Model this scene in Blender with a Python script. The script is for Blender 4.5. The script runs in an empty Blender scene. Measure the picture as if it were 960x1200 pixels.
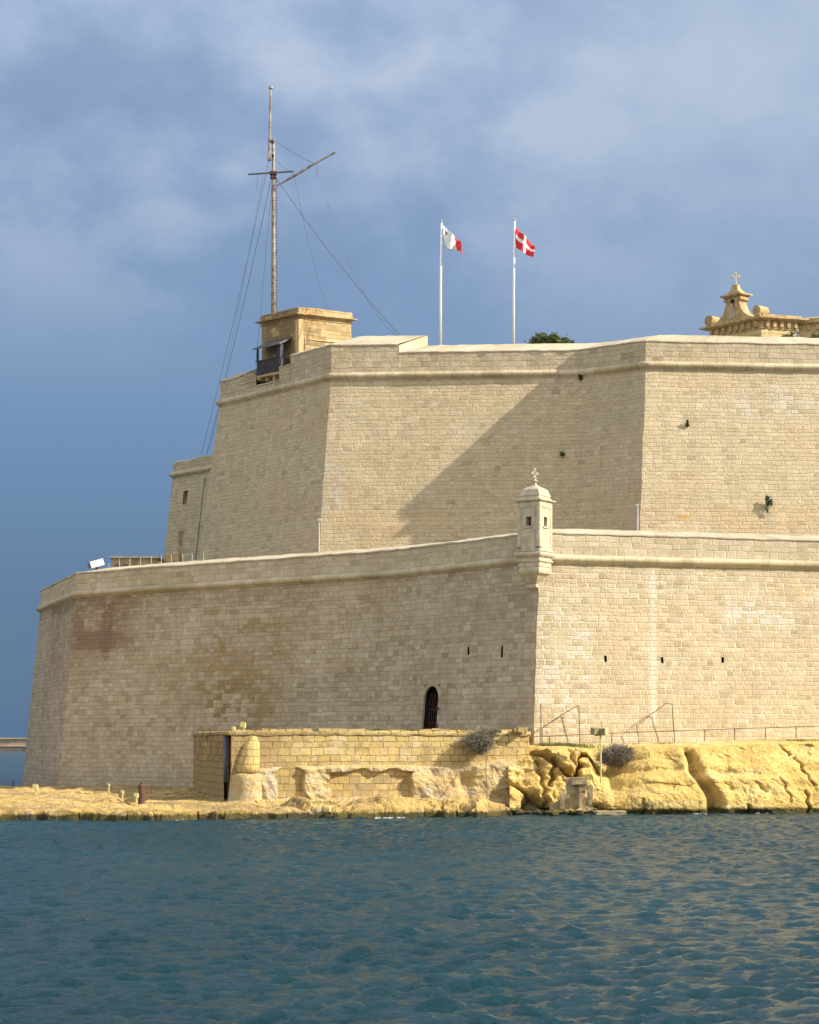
import bpy, math, random
import numpy as np
from mathutils import Vector
random.seed(7); rng = np.random.default_rng(11)
R = math.radians
sc = bpy.context.scene
COL = sc.collection
H = 3.6; F = 2400.0; CX = 480.0; HY = 870.0          # camera height, focal length in photo pixels, optical axis

def P(px, py, Y): return np.array(((px-CX)*Y/F, Y, H+(HY-py)*Y/F))
def ground_pt(px, py, z):
    Y = (H-z)*F/(py-HY); return P(px, py, Y)

# ------------------------------------------------------------------ noise
def _h(i, j, k, s):
    n = (i*374761393 + j*668265263 + k*2147483647*3 + s*1274126177) & 0xffffffff
    n = ((n ^ (n >> 13))*1274126177) & 0xffffffff
    n = ((n ^ (n >> 16))*668265263) & 0xffffffff
    return ((n ^ (n >> 15)) & 0xffffff)/float(0xffffff)*2-1
def vnoise(p, s=0):
    p = np.asarray(p, float); f = np.floor(p).astype(np.int64); t = p-f; t = t*t*t*(t*(t*6-15)+10)
    i, j, k = f[..., 0], f[..., 1], f[..., 2]; x, y, z = t[..., 0], t[..., 1], t[..., 2]
    def L(a, b, w): return a+(b-a)*w
    return L(L(L(_h(i, j, k, s), _h(i+1, j, k, s), x), L(_h(i, j+1, k, s), _h(i+1, j+1, k, s), x), y),
             L(L(_h(i, j, k+1, s), _h(i+1, j, k+1, s), x), L(_h(i, j+1, k+1, s), _h(i+1, j+1, k+1, s), x), y), z)
def fbm(p, s=0, o=4, g=.5):
    p = np.asarray(p, float); r = 0; a = 1
    for q in range(o): r = r+a*vnoise(p*2**q, s+q*7); a *= g
    return r
def ridge(p, s=0, o=4):
    p = np.asarray(p, float); r = 0; a = 1
    for q in range(o): r = r+a*(1-2*np.abs(vnoise(p*2**q, s+q*5))); a *= .5
    return r
def jitter(V, amp, sc_=1.3):
    V = np.asarray(V, float)
    if amp == 0: return V
    return V+amp*np.stack([fbm(V*sc_, 3, 3), fbm(V*sc_, 31, 3), fbm(V*sc_, 57, 3)], -1)
def voro(p, s):
    f = np.floor(p).astype(np.int64); best = np.full(p.shape[:-1], 9.); sec = best.copy(); val = np.zeros(p.shape[:-1])
    for a in (-1, 0, 1):
        for b_ in (-1, 0, 1):
            for c_ in (-1, 0, 1):
                i, j, k = f[..., 0]+a, f[..., 1]+b_, f[..., 2]+c_
                q = np.stack([i+.5+.45*_h(i, j, k, s), j+.5+.45*_h(i, j, k, s+1), k+.5+.45*_h(i, j, k, s+2)], -1)-p
                d_ = np.sqrt((q**2).sum(-1)); v_ = _h(i, j, k, s+3)+_h(i, j, k, s+4)*q[..., 0]*1.2+_h(i, j, k, s+5)*q[..., 2]*1.2
                m = d_ < best; sec = np.where(m, best, np.minimum(sec, d_)); val = np.where(m, v_, val); best = np.where(m, d_, best)
    return val, sec-best
def sst(a, b, x):
    t = np.clip((x-a)/(b-a), 0, 1); return t*t*(3-2*t)

# ------------------------------------------------------------------ mesh helpers
class MB:
    def __init__(s): s.v = []; s.f = []; s.uv = []; s.mi = []
    def add(s, vs, fs, uvs=None, mi=0):
        b = len(s.v); s.v += [tuple(map(float, q)) for q in vs]
        for n, f in enumerate(fs):
            s.f.append([b+i for i in f]); s.mi.append(mi if isinstance(mi, int) else mi[n])
            if uvs is None: s.uv.append([(0, 0)]*len(f))
            else: s.uv.append([uvs[i] for i in f])
    def box(s, c, size, rz=0, rx=0, ry=0, mi=0):
        from mathutils import Matrix
        M = Matrix.Translation(Vector(c)) @ Matrix.Rotation(rz, 4, 'Z') @ Matrix.Rotation(ry, 4, 'Y') @ Matrix.Rotation(rx, 4, 'X')
        a, b, d = [q/2 for q in size]
        vs = [M @ Vector((x*a, y*b, z*d)) for x in (-1, 1) for y in (-1, 1) for z in (-1, 1)]
        s.add(vs, [(0, 1, 3, 2), (4, 6, 7, 5), (0, 4, 5, 1), (2, 3, 7, 6), (0, 2, 6, 4), (1, 5, 7, 3)], mi=mi)
    def tube(s, pts, r, n=8, cap=True, mi=0):
        pts = [Vector(q) for q in pts]; rr = r if hasattr(r, '__len__') else [r]*len(pts)
        vs = []; fs = []
        up = Vector((0.31, 0.2, .93)).normalized()
        for i, q in enumerate(pts):
            t = (pts[min(i+1, len(pts)-1)]-pts[max(i-1, 0)]).normalized()
            a = t.cross(up)
            if a.length < .1: a = t.cross(Vector((1, 0, 0)))
            a.normalize(); b = t.cross(a)
            for k in range(n):
                w = 2*math.pi*k/n; vs.append(q+(a*math.cos(w)+b*math.sin(w))*rr[i])
        for i in range(len(pts)-1):
            for k in range(n): fs.append((i*n+k, i*n+(k+1) % n, (i+1)*n+(k+1) % n, (i+1)*n+k))
        if cap: fs.append(tuple(range(n-1, -1, -1))); fs.append(tuple((len(pts)-1)*n+k for k in range(n)))
        s.add(vs, fs, mi=mi)
    def loft(s, sections, close=True, cap=True, uvscale=1, mi=0):
        n = len(sections[0]); vs = [q for sec in sections for q in sec]; fs = []
        base = len(s.v)
        rng_ = n if close else n-1
        per = [0]
        for k in range(n): per.append(per[-1]+float(np.linalg.norm(np.array(sections[0][(k+1) % n])-np.array(sections[0][k]))))
        for i in range(len(sections)-1):
            for k in range(rng_):
                q = (i*n+k, i*n+(k+1) % n, (i+1)*n+(k+1) % n, (i+1)*n+k)
                s.add([vs[j] for j in q], [(0, 1, 2, 3)], [(per[k], vs[q[0]][2]), (per[k+1], vs[q[1]][2]), (per[k+1], vs[q[2]][2]), (per[k], vs[q[3]][2])], mi)
        if cap:
            s.add(sections[0], [tuple(range(n-1, -1, -1))], [(q[0], q[1]) for q in sections[0]], mi)
            s.add(sections[-1], [tuple(range(n))], [(q[0], q[1]) for q in sections[-1]], mi)
    def build(s, name, mats, parent=None, smooth=False, origin=None, merge=False):
        me = bpy.data.meshes.new(name); me.from_pydata(s.v, [], s.f)
        ul = me.uv_layers.new(name='UVMap'); flat = [c for f in s.uv for q in f for c in q]
        ul.data.foreach_set('uv', flat)
        for m in (mats if isinstance(mats, (list, tuple)) else [mats]): me.materials.append(m)
        me.polygons.foreach_set('material_index', s.mi)
        if merge:
            import bmesh
            b = bmesh.new(); b.from_mesh(me); bmesh.ops.remove_doubles(b, verts=b.verts, dist=1e-4); b.to_mesh(me); b.free()
        if smooth: me.polygons.foreach_set('use_smooth', [True]*len(me.polygons))
        me.update()
        o = bpy.data.objects.new(name, me); COL.objects.link(o)
        if parent is not None:
            o.parent = parent; o.matrix_parent_inverse = parent.matrix_basis.inverted()
        elif origin is not None:
            me.transform(__import__('mathutils').Matrix.Translation(-Vector(origin))); o.location = origin
        return o
def tag(o, label=None, cat=None, group=None, kind=None):
    if label: o['label'] = label
    if cat: o['category'] = cat
    if group: o['group'] = group
    if kind: o['kind'] = kind
    return o
def thing(name, label, cat, loc, group=None):
    o = bpy.data.objects.new(name, None); COL.objects.link(o); o.location = tuple(map(float, loc)); o.empty_display_size = .3
    return tag(o, label, cat, group)
def grid_mesh(name, V, mat, parent=None, smooth=True, uv=None):
    nu, nv = V.shape[:2]
    me = bpy.data.meshes.new(name)
    idx = np.arange(nu*nv).reshape(nu, nv)
    f = np.stack([idx[:-1, :-1], idx[1:, :-1], idx[1:, 1:], idx[:-1, 1:]], -1).reshape(-1, 4)
    me.vertices.add(nu*nv); me.vertices.foreach_set('co', V.reshape(-1))
    me.loops.add(f.size); me.loops.foreach_set('vertex_index', f.reshape(-1))
    me.polygons.add(len(f)); me.polygons.foreach_set('loop_start', np.arange(0, f.size, 4)); me.polygons.foreach_set('loop_total', np.full(len(f), 4))
    me.polygons.foreach_set('use_smooth', np.full(len(f), smooth))
    me.update(calc_edges=True); me.materials.append(mat)
    o = bpy.data.objects.new(name, me); COL.objects.link(o)
    if parent is not None: o.parent = parent; o.matrix_parent_inverse = parent.matrix_basis.inverted()
    return o

# ------------------------------------------------------------------ node helpers
class NT:
    def __init__(s, name):
        s.m = bpy.data.materials.new(name); s.m.use_nodes = True; s.t = s.m.node_tree; s.n = s.t.nodes; s.l = s.t.links
        s.b = s.n['Principled BSDF']; s.out = s.n['Material Output']
    def __call__(s, typ, ins=None, **kw):
        nd = s.n.new(typ)
        for k, v in kw.items(): setattr(nd, k, v)
        for k, v in (ins or {}).items(): s.set(nd.inputs[k], v)
        return nd
    def set(s, sock, v):
        if isinstance(v, bpy.types.NodeSocket): s.l.new(v, sock)
        elif isinstance(v, bpy.types.Node): s.l.new(v.outputs[0], sock)
        else: sock.default_value = v
    def M(s, op, a, b=0, c=0, clamp=False):
        nd = s.n.new('ShaderNodeMath'); nd.operation = op; nd.use_clamp = clamp
        for i, v in enumerate((a, b, c)): s.set(nd.inputs[i], v)
        return nd.outputs[0]
    def ss(s, x, a, b):
        nd = s.n.new('ShaderNodeMapRange'); nd.interpolation_type = 'SMOOTHSTEP'
        s.set(nd.inputs[0], x); nd.inputs[1].default_value = a; nd.inputs[2].default_value = b; return nd.outputs[0]
    def mix(s, f, a, b, mode='MIX'):
        nd = s.n.new('ShaderNodeMix'); nd.data_type = 'RGBA'; nd.blend_type = mode
        s.set(nd.inputs[0], f); s.set(nd.inputs[6], c4(a)); s.set(nd.inputs[7], c4(b)); return nd.outputs[2]
    def noise(s, vec, scale, det=4, rough=.55, dim='3D'):
        nd = s.n.new('ShaderNodeTexNoise'); nd.noise_dimensions = dim
        if dim == '1D': s.set(nd.inputs['W'], vec)
        else: s.set(nd.inputs['Vector'], vec)
        nd.inputs['Scale'].default_value = scale; nd.inputs['Detail'].default_value = det; nd.inputs['Roughness'].default_value = rough
        return nd.outputs[0]
    def ramp(s, f, stops):
        nd = s.n.new('ShaderNodeValToRGB'); cr = nd.color_ramp
        while len(cr.elements) < len(stops): cr.elements.new(.5)
        for e, (p, c) in zip(cr.elements, stops): e.position = p; e.color = c4(c)
        s.set(nd.inputs[0], f); return nd.outputs[0]
    def comb(s, x, y, z=0):
        nd = s.n.new('ShaderNodeCombineXYZ')
        for i, v in enumerate((x, y, z)): s.set(nd.inputs[i], v)
        return nd.outputs[0]
def c4(c):
    if isinstance(c, (bpy.types.NodeSocket, bpy.types.Node)): return c
    if isinstance(c, (int, float)): return (c, c, c, 1)
    return tuple(c) if len(c) == 4 else (*c, 1)

def plain(name, col, rough=.7, metal=0, var=.25, scale=3, bump=0, col2=None):
    t = NT(name); g = t('ShaderNodeNewGeometry').outputs['Position']
    n = t.noise(g, scale, 5)
    c = t.mix(t.ss(n, .35, .65), col, col2 if col2 else tuple(q*(1-var) for q in col))
    t.set(t.b.inputs['Base Color'], c); t.b.inputs['Roughness'].default_value = rough; t.b.inputs['Metallic'].default_value = metal
    if bump:
        b = t('ShaderNodeBump', {'Height': n, 'Distance': bump, 'Strength': 1.0}); t.set(t.b.inputs['Normal'], b)
    return t.m

def masonry(name, cols, mortar, h=.295, w=.52, mw=.03, mstr=.75, relief=.05, stains=(), patch=(.8, .77, .7), patch_amt=.35, band=0, top_dark=None, lift=1.0, grain=.34, ref_lines=()):
    """stone courses of uneven blocks, from the wall's own UV (metres along, metres up)"""
    t = NT(name)
    uv = t('ShaderNodeUVMap').outputs[0]; pos = t('ShaderNodeNewGeometry').outputs['Position']
    sp = t('ShaderNodeSeparateXYZ', {0: uv}); U, V = sp.outputs[0], sp.outputs[1]
    wob = t.noise(uv, .5, 2); wob2 = t.noise(uv, 3.5, 2)
    V2 = t.M('ADD', V, t.M('ADD', t.M('MULTIPLY', t.M('SUBTRACT', wob, .5), .16), t.M('MULTIPLY', t.M('SUBTRACT', wob2, .5), .07)))
    # uneven course heights
    V3 = t.M('ADD', t.M('DIVIDE', V2, h), t.M('MULTIPLY', t.noise(V2, 1.1/h*.33, 1, dim='1D'), .9))
    row = t.M('FLOOR', V3); fv = t.M('FRACT', V3)
    wn = t('ShaderNodeTexWhiteNoise', {'W': row}, noise_dimensions='1D').outputs[0]
    U2 = t.M('ADD', t.M('DIVIDE', t.M('MULTIPLY', U, t.M('ADD', t.M('MULTIPLY', wn, .55), .72)), w), t.M('MULTIPLY', wn, 37.3))
    jn = t.noise(t.comb(t.M('MULTIPLY', U, 1.0), t.M('MULTIPLY', row, 5.17)), 1.1, 1, dim='2D')
    U3 = t.M('ADD', U2, t.M('MULTIPLY', t.M('SUBTRACT', jn, .5), 1.1))
    col = t.M('FLOOR', U3); fu = t.M('FRACT', U3)
    cell = t('ShaderNodeTexWhiteNoise', {'Vector': t.comb(col, row)}, noise_dimensions='2D')
    cr = cell.outputs[0]; cc = t('ShaderNodeSeparateColor', {0: cell.outputs[1]})
    du = t.M('MULTIPLY', t.M('MINIMUM', fu, t.M('SUBTRACT', 1, fu)), w)
    dv = t.M('MULTIPLY', t.M('MINIMUM', fv, t.M('SUBTRACT', 1, fv)), h)
    fine = t.noise(pos, 9, 4, .7); fine2 = t.noise(pos, 3.2, 5, .75); big = t.noise(pos, .22, 4, .6); mid = t.noise(pos, .8, 5, .65)
    d = t.M('ADD', t.M('MINIMUM', du, dv), t.M('MULTIPLY', t.M('SUBTRACT', fine, .5), .05))
    mm = t.ss(d, mw*1.1, mw*.35)
    n = len(cols); base = t.ramp(cr, [(i/(n-1) if n > 1 else 0, c) for i, c in enumerate(cols)])
    # smooth together where the face is worn or rendered over
    worn = t.ss(mid, .48, .66)
    mmod = t.M('MULTIPLY', mm, t.M('SUBTRACT', mstr, t.M('MULTIPLY', worn, mstr*.55)))
    avg = tuple(sum(c[i] for c in cols)/n for i in range(3))
    c = t.mix(t.M('MULTIPLY', worn, .45), base, avg)
    c = t.mix(t.M('MULTIPLY', t.ss(big, .42, .66), patch_amt), c, t.mix(1, c, patch, 'MULTIPLY'))
    c = t.mix(mmod, c, mortar)
    if band:   # some long pale bed joints
        rb = t.M('FRACT', t.M('DIVIDE', row, band)); hit = t.M('MULTIPLY', t.M('LESS_THAN', rb, .9/band), t.ss(fv, .82, .93))
        c = t.mix(t.M('MULTIPLY', hit, .6), c, mortar)
    # grain
    g = t.M('ADD', 1-grain, t.M('MULTIPLY', fine, grain*1.5)); g = t.M('MULTIPLY', g, t.M('ADD', 1-grain*.8, t.M('MULTIPLY', fine2, grain*1.6)))
    streak = t.noise(t.comb(t.M('MULTIPLY', U, 1.3), t.M('MULTIPLY', V, .12), 0), 1.0, 4, .6); g = t.M('MULTIPLY', g, t.M('ADD', .84, t.M('MULTIPLY', streak, .32)))
    c = t.mix(1, c, t.comb(g, g, g), 'MULTIPLY')
    c = t.mix(t.M('MULTIPLY', t.M('MULTIPLY', t.ss(streak, .56, .70), t.ss(fine2, .38, .6)), .42), c, tuple(q*.55 for q in avg))
    # chips and dark pits
    pit = t.M('MULTIPLY', t.ss(t.noise(pos, 1.9, 6, .75), .66, .74), .55)
    c = t.mix(pit, c, tuple(q*.45 for q in avg))
    hole = t.M('MULTIPLY', t.M('GREATER_THAN', cc.outputs[1], .985), .35)
    c = t.mix(hole, c, tuple(q*.38 for q in avg))
    for (u0, u1, v0, v1, colr, amt, nsc, thr) in stains:  # boxes mixed into the colour: dirt, on house and quay also painted shade
        ex = .18 if u1-u0 < 4.5 else 1.6
        Uw = U if ex < 1 else t.M('ADD', U, t.M('MULTIPLY', t.M('SUBTRACT', mid, .5), 5.0))
        a = t.M('MULTIPLY', t.ss(Uw, u0-ex, u0+ex), t.ss(Uw, u1+ex, u1-ex)); ev = min(ex, (v1-v0)*.25); b = t.M('MULTIPLY', t.ss(V, v0-ev, v0+ev), t.ss(V, v1+ev, v1-ev))
        sn = t.ss(t.M('ADD', t.M('MULTIPLY', t.noise(t.comb(U, V, 0), nsc, 5, .7), .75), t.M('MULTIPLY', cr, .25)), thr, thr+.14)
        c = t.mix(t.M('MULTIPLY', t.M('MULTIPLY', a, b), t.M('MULTIPLY', sn, amt)), c, colr)
    t.set(t.b.inputs['Base Color'], c); t.b.inputs['Roughness'].default_value = .92
    t.b.inputs['Specular IOR Level'].default_value = .15
    hh = t.M('ADD', t.M('MULTIPLY', mm, -1.0 if relief > 0 else 1.0), t.M('ADD', t.M('MULTIPLY', cc.outputs[0], .7), t.M('ADD', t.M('MULTIPLY', fine, .9), t.M('MULTIPLY', fine2, 1.2))))
    bp = t('ShaderNodeBump', {'Height': hh, 'Distance': abs(relief), 'Strength': .8}); t.set(t.b.inputs['Normal'], bp)
    return t.m

def rock_mat(name, c1, c2, c3, dark=(.05, .045, .03), wl=.38, grey=None, weed=False):
    t = NT(name); geo = t('ShaderNodeNewGeometry'); pos = geo.outputs['Position']
    sp = t('ShaderNodeSeparateXYZ', {0: pos}); z = sp.outputs[2]
    n1 = t.noise(pos, .45, 5, .6); n2 = t.noise(pos, 2.2, 6, .65); n3 = t.noise(pos, 8, 5, .7)
    strat = t.noise(t.comb(t.M('MULTIPLY', sp.outputs[0], .18), t.M('MULTIPLY', sp.outputs[1], .18), t.M('MULTIPLY', z, 3.2)), 1.0, 4, .6)
    c = t.mix(t.ss(n1, .38, .62), c1, c2); c = t.mix(t.M('MULTIPLY', t.ss(strat, .5, .66), .6), c, c3)
    if grey: c = t.mix(t.M('MULTIPLY', t.ss(t.noise(pos, .7, 4), .52, .64), .7), c, grey)
    g = t.M('ADD', .50, t.M('MULTIPLY', n3, .75)); g = t.M('MULTIPLY', g, t.M('ADD', .55, t.M('MULTIPLY', n2, .95)))
    c = t.mix(1, c, t.comb(g, g, g), 'MULTIPLY')
    pit = t.ss(n2, .64, .72); c = t.mix(t.M('MULTIPLY', pit, .5), c, dark)
    if weed:
        wv = t.noise(t.comb(t.M('MULTIPLY', sp.outputs[0], .16), t.M('MULTIPLY', sp.outputs[1], .75), 0), 1.0, 5, .65); c = t.mix(t.M('MULTIPLY', t.ss(wv, .50, .60), .75), c, (.27, .20, .11)); c = t.mix(t.M('MULTIPLY', t.ss(wv, .42, .36), .6), c, (.50, .42, .27))
        wv2 = t.noise(t.comb(t.M('MULTIPLY', sp.outputs[0], .5), t.M('MULTIPLY', sp.outputs[1], 2.2), 3), 1.0, 5, .7); c = t.mix(t.M('MULTIPLY', t.ss(wv2, .60, .66), .8), c, (.09, .07, .04))
    zz = t.M('ADD', z, t.M('MULTIPLY', t.M('SUBTRACT', n2, .5), .35))
    c = t.mix(t.M('MULTIPLY', t.ss(zz, wl, wl*.6), .95), c, (.038, .040, .020))
    c = t.mix(t.M('MULTIPLY', t.M('MULTIPLY', t.ss(zz, wl+.3, wl), t.ss(n1, .45, .6)), .5), c, (.16, .12, .03))
    t.set(t.b.inputs['Base Color'], c); t.b.inputs['Roughness'].default_value = .9; t.b.inputs['Specular IOR Level'].default_value = .2
    hh = t.M('ADD', n3, t.M('MULTIPLY', n2, 1.6)); bp = t('ShaderNodeBump', {'Height': hh, 'Distance': .13, 'Strength': 1.0}); t.set(t.b.inputs['Normal'], bp)
    return t.m

# ------------------------------------------------------------------ palettes
UP = [(.47, .39, .25), (.54, .45, .29), (.57, .48, .315), (.52, .425, .27), (.61, .52, .355), (.55, .45, .285)]
LOR = [(.44, .365, .225), (.51, .425, .27), (.55, .465, .31), (.49, .395, .25), (.59, .51, .36), (.54, .42, .255)]
M_ = {}
M_['house'] = masonry('house_stone', [(.50, .35, .17), (.60, .44, .22), (.66, .51, .29), (.54, .385, .185)], (.66, .55, .36), h=.32, w=.6, mw=.025, mstr=.5, stains=[(-.5, 4.6, 28, 37, (.20, .145, .075), .8, .9, .34), (4.8, 6.6, 28, 34.6, (.25, .18, .09), .7, 1.4, .46)], relief=.06, patch=(.8, .68, .5), patch_amt=.5)  # first box covers the left face: dirt plus shade put into the colour
M_['stone'] = plain('dressed_stone', (.50, .42, .28), .9, 0, .3, 1.7, .04)
M_['sstone'] = plain('sentry_stone', (.54, .47, .33), .9, 0, .24, 2.6, .03)
M_['coping'] = masonry('coping_stone', [(.49, .43, .31), (.53, .47, .345), (.57, .505, .385)], (.40, .34, .24), h=5, w=1.1, mw=.016, mstr=.45, relief=.03, patch=(.75, .70, .6), patch_amt=.6, grain=.34)
M_['cordon'] = masonry('cordon_stone', [(.52, .44, .29), (.58, .50, .34), (.62, .54, .38)], (.34, .28, .18), h=8, w=.7, mw=.016, mstr=.55, relief=.03, patch=(.6, .55, .45), patch_amt=.55, grain=.3)
M_['gold'] = plain('chapel_stone', (.50, .365, .17), .9, 0, .35, 2.2, .07, col2=(.33, .235, .12))
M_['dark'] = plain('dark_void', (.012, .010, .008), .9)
M_['iron'] = plain('rusty_iron', (.13, .05, .035), .8, 0, .5, 6, .01)
M_['rail'] = plain('rail_iron', (.16, .10, .06), .7, 0, .4, 5)
M_['paint'] = plain('white_paint', (.78, .78, .76), .45, 0, .08)
M_['wood'] = plain('dark_wood', (.05, .042, .05), .7, 0, .4, 4, .01)
M_['slate'] = plain('slate_grey', (.11, .12, .13), .6, 0, .3, 3)
M_['mast'] = plain('mast_paint', (.36, .33, .29), .6, 0, .6, 2.2, .01, col2=(.17, .13, .11))
M_['wire'] = plain('wire', (.09, .09, .10), .5)
M_['pipe'] = plain('pipe_blue_grey', (.10, .13, .16), .5, 0, .3, 3)
M_['pgrey'] = plain('pale_grey_pipe', (.45, .44, .40), .6, 0, .2)
M_['lampy'] = plain('lamp_housing', (.55, .50, .20), .6, 0, .25, 6)
M_['lampd'] = plain('lamp_housing_olive', (.30, .27, .13), .6, 0, .3, 6)
M_['conc'] = plain('old_concrete', (.42, .335, .19), .95, 0, .4, 2.5, .06)
M_['leaf'] = plain('leaf_green', (.055, .085, .022), .8, 0, .6, 2.5, col2=(.09, .115, .03))
M_['leafd'] = plain('leaf_dark', (.06, .095, .02), .8, 0, .5, 4)
M_['grass'] = plain('grass_green', (.11, .15, .035), .8, 0, .5, 1.5, col2=(.15, .14, .05))
M_['twig'] = plain('grey_twigs', (.30, .265, .20), .95, 0, .4, 3)
M_['bark'] = plain('bark', (.12, .09, .06), .95, 0, .4, 3)
M_['red'] = plain('flag_red', (.62, .015, .03), .75, 0, .12, 2)
M_['white'] = plain('flag_white', (.80, .79, .74), .75, 0, .06, 2)
M_['fgrey'] = plain('flag_emblem', (.28, .25, .22), .8, 0, .1)
M_['earth'] = plain('terrace_earth', (.24, .20, .13), .95, 0, .4, .8, .05)
M_['rock'] = rock_mat('yellow_limestone', (.76, .55, .19), (.66, .45, .14), (.82, .66, .34))
M_['shelf'] = rock_mat('shelf_limestone', (.64, .45, .17), (.55, .385, .14), (.46, .32, .13), wl=.36, weed=True)
M_['qrock'] = rock_mat('pale_limestone', (.62, .47, .22), (.56, .42, .21), (.66, .56, .38), wl=.1, grey=(.58, .52, .42))

# ------------------------------------------------------------------ swept walls
def dirs(pts):
    pts = [np.array(p, float) for p in pts]; d = [(pts[i+1]-pts[i])/np.linalg.norm(pts[i+1]-pts[i]) for i in range(len(pts)-1)]
    return pts, d
def offset(pts, off):
    pts, d = dirs(pts); n = [np.array((q[1], -q[0])) for q in d]; out = []
    for i, p in enumerate(pts):
        if i == 0: out.append(p+n[0]*off)
        elif i == len(pts)-1: out.append(p+n[-1]*off)
        else:
            m = n[i-1]+n[i]; out.append(p+m*off*2/np.dot(m, m)*1.0 if False else p+m*(off/(1+np.dot(n[i-1], n[i]))))
    return out
def sweep(name, pts, prof, mat, parent, du=.7, holes=(), amp=.03, smooth=False, zadd=None, vmode='z', urange=None, asc=1.3, frame=None):
    """pts: plan polyline (left to right); prof: list of (outward offset, z)"""
    P0, d = dirs(pts); Ls = [np.linalg.norm(P0[i+1]-P0[i]) for i in range(len(P0)-1)]; cum = np.concatenate([[0], np.cumsum(Ls)])
    us = set([float(c) for c in cum])
    for i in range(len(Ls)):
        for k in range(1, max(1, int(round(Ls[i]/du)))): us.add(float(cum[i]+Ls[i]*k/max(1, int(round(Ls[i]/du)))))
    for hh in holes: us.add(hh[0]); us.add(hh[1])
    us = sorted(us)
    if urange: us = sorted(set([u for u in us if urange[0] < u < urange[1]]+list(urange)))
    offs = [np.array(offset(P0, o)) for o, z in prof]
    V = np.zeros((len(us), len(prof), 3)); UVs = np.zeros((len(us), len(prof), 2))
    pl = [0]
    for j in range(1, len(prof)): pl.append(pl[-1]+math.hypot(prof[j][0]-prof[j-1][0], prof[j][1]-prof[j-1][1]))
    for a, u in enumerate(us):
        i = min(len(Ls)-1, max(0, int(np.searchsorted(cum, u, 'right')-1))); f = (u-cum[i])/Ls[i]
        za = 0 if zadd is None else zadd[i]+(zadd[i+1]-zadd[i])*f
        for j, (o, z) in enumerate(prof):
            p = offs[j][i]*(1-f)+offs[j][i+1]*f
            V[a, j] = (p[0], p[1], z+za); UVs[a, j] = (u, (z if vmode == 'z' else pl[j]))
    V = jitter(V, amp, asc)
    mb = MB(); nu, nv = len(us), len(prof); fs = []
    for a in range(nu-1):
        um = (us[a]+us[a+1])/2
        for j in range(nv-1):
            zm = (prof[j][1]+prof[j+1][1])/2
            if any(h_[0] < um < h_[1] and h_[2] < zm < h_[3] for h_ in holes): continue
            fs.append((a*nv+j, (a+1)*nv+j, (a+1)*nv+j+1, a*nv+j+1))
    mb.add(V.reshape(-1, 3), fs, [tuple(q) for q in UVs.reshape(-1, 2)])
    return mb.build(name, mat, parent, smooth)
def zsteps(z0, z1, dz, extra=()):
    n = max(1, int(round((z1-z0)/dz))); s = set([z0+(z1-z0)*i/n for i in range(n+1)]) | set(extra); return sorted(s)
def hit(pts, zc, bat, px, py):
    """photo pixel -> (world point, u along wall, segment dir, normal) on the battered wall"""
    P0, d = dirs(pts); ray = np.array(((px-CX)/F, 1, (HY-py)/F)); o = np.array((0, 0, H)); cum = 0; best = None
    for i in range(len(d)):
        n = np.array((d[i][1], -d[i][0], bat)); p = np.array((*P0[i], zc)); t = n.dot(p-o)/n.dot(ray); q = o+ray*t
        if n.dot(ray) > 0: cum += np.linalg.norm(P0[i+1]-P0[i]); continue
        L = np.linalg.norm(P0[i+1]-P0[i]); u = np.dot(q[:2]-P0[i], d[i])
        if t > 0 and -2 <= u <= L+2:
            pen = max(0, -u, u-L)
            if best is None or pen < best[0]: best = (pen, q, cum+u, d[i], n[:2])
        cum += L
    return best[1:]
def frame_pt(q, dr, n, a, out, dz): return (q[0]+dr[0]*a+n[0]*out, q[1]+dr[1]*a+n[1]*out, q[2]+dz)
def recess(parent, name, hl, pts, bat, zc, depth, mat):
    """box lining a hole cut in a wall: hl=(u0,u1,z0,z1)"""
    P0, d = dirs(pts); cum = 0
    for i in range(len(d)):
        L = np.linalg.norm(P0[i+1]-P0[i])
        if cum-1e-6 <= hl[0] < cum+L:
            n = np.array((d[i][1], -d[i][0]))
            def pt(u, z, o): return (*(P0[i]+d[i]*(u-cum)+n*(bat*(zc-z)+o)), z)
            e = .04
            u0, u1, z0, z1 = hl[0]-e, hl[1]+e, hl[2]-e, hl[3]+e
            F_ = [pt(u0, z0, -.03), pt(u1, z0, -.03), pt(u1, z1, -.03), pt(u0, z1, -.03)]; B_ = [pt(u0, z0, -depth), pt(u1, z0, -depth), pt(u1, z1, -depth), pt(u0, z1, -depth)]
            mb = MB(); mb.add(F_+B_, [(4, 5, 6, 7), (0, 1, 5, 4), (3, 7, 6, 2), (0, 4, 7, 3), (1, 2, 6, 5)])
            return mb.build(name, mat, parent)
        cum += L

def cordon_prof(zc, r, depth=.0):
    return [(-.02, zc-r-.10)]+[(.06, zc-r-.10), (.10, zc-r-.02)]+[(.10+r*math.sin(a), zc-r*math.cos(a)) for a in np.linspace(.15, math.pi-.15, 9)]+[(.06, zc+r+.02), (-.02, zc+r+.02)]

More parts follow.
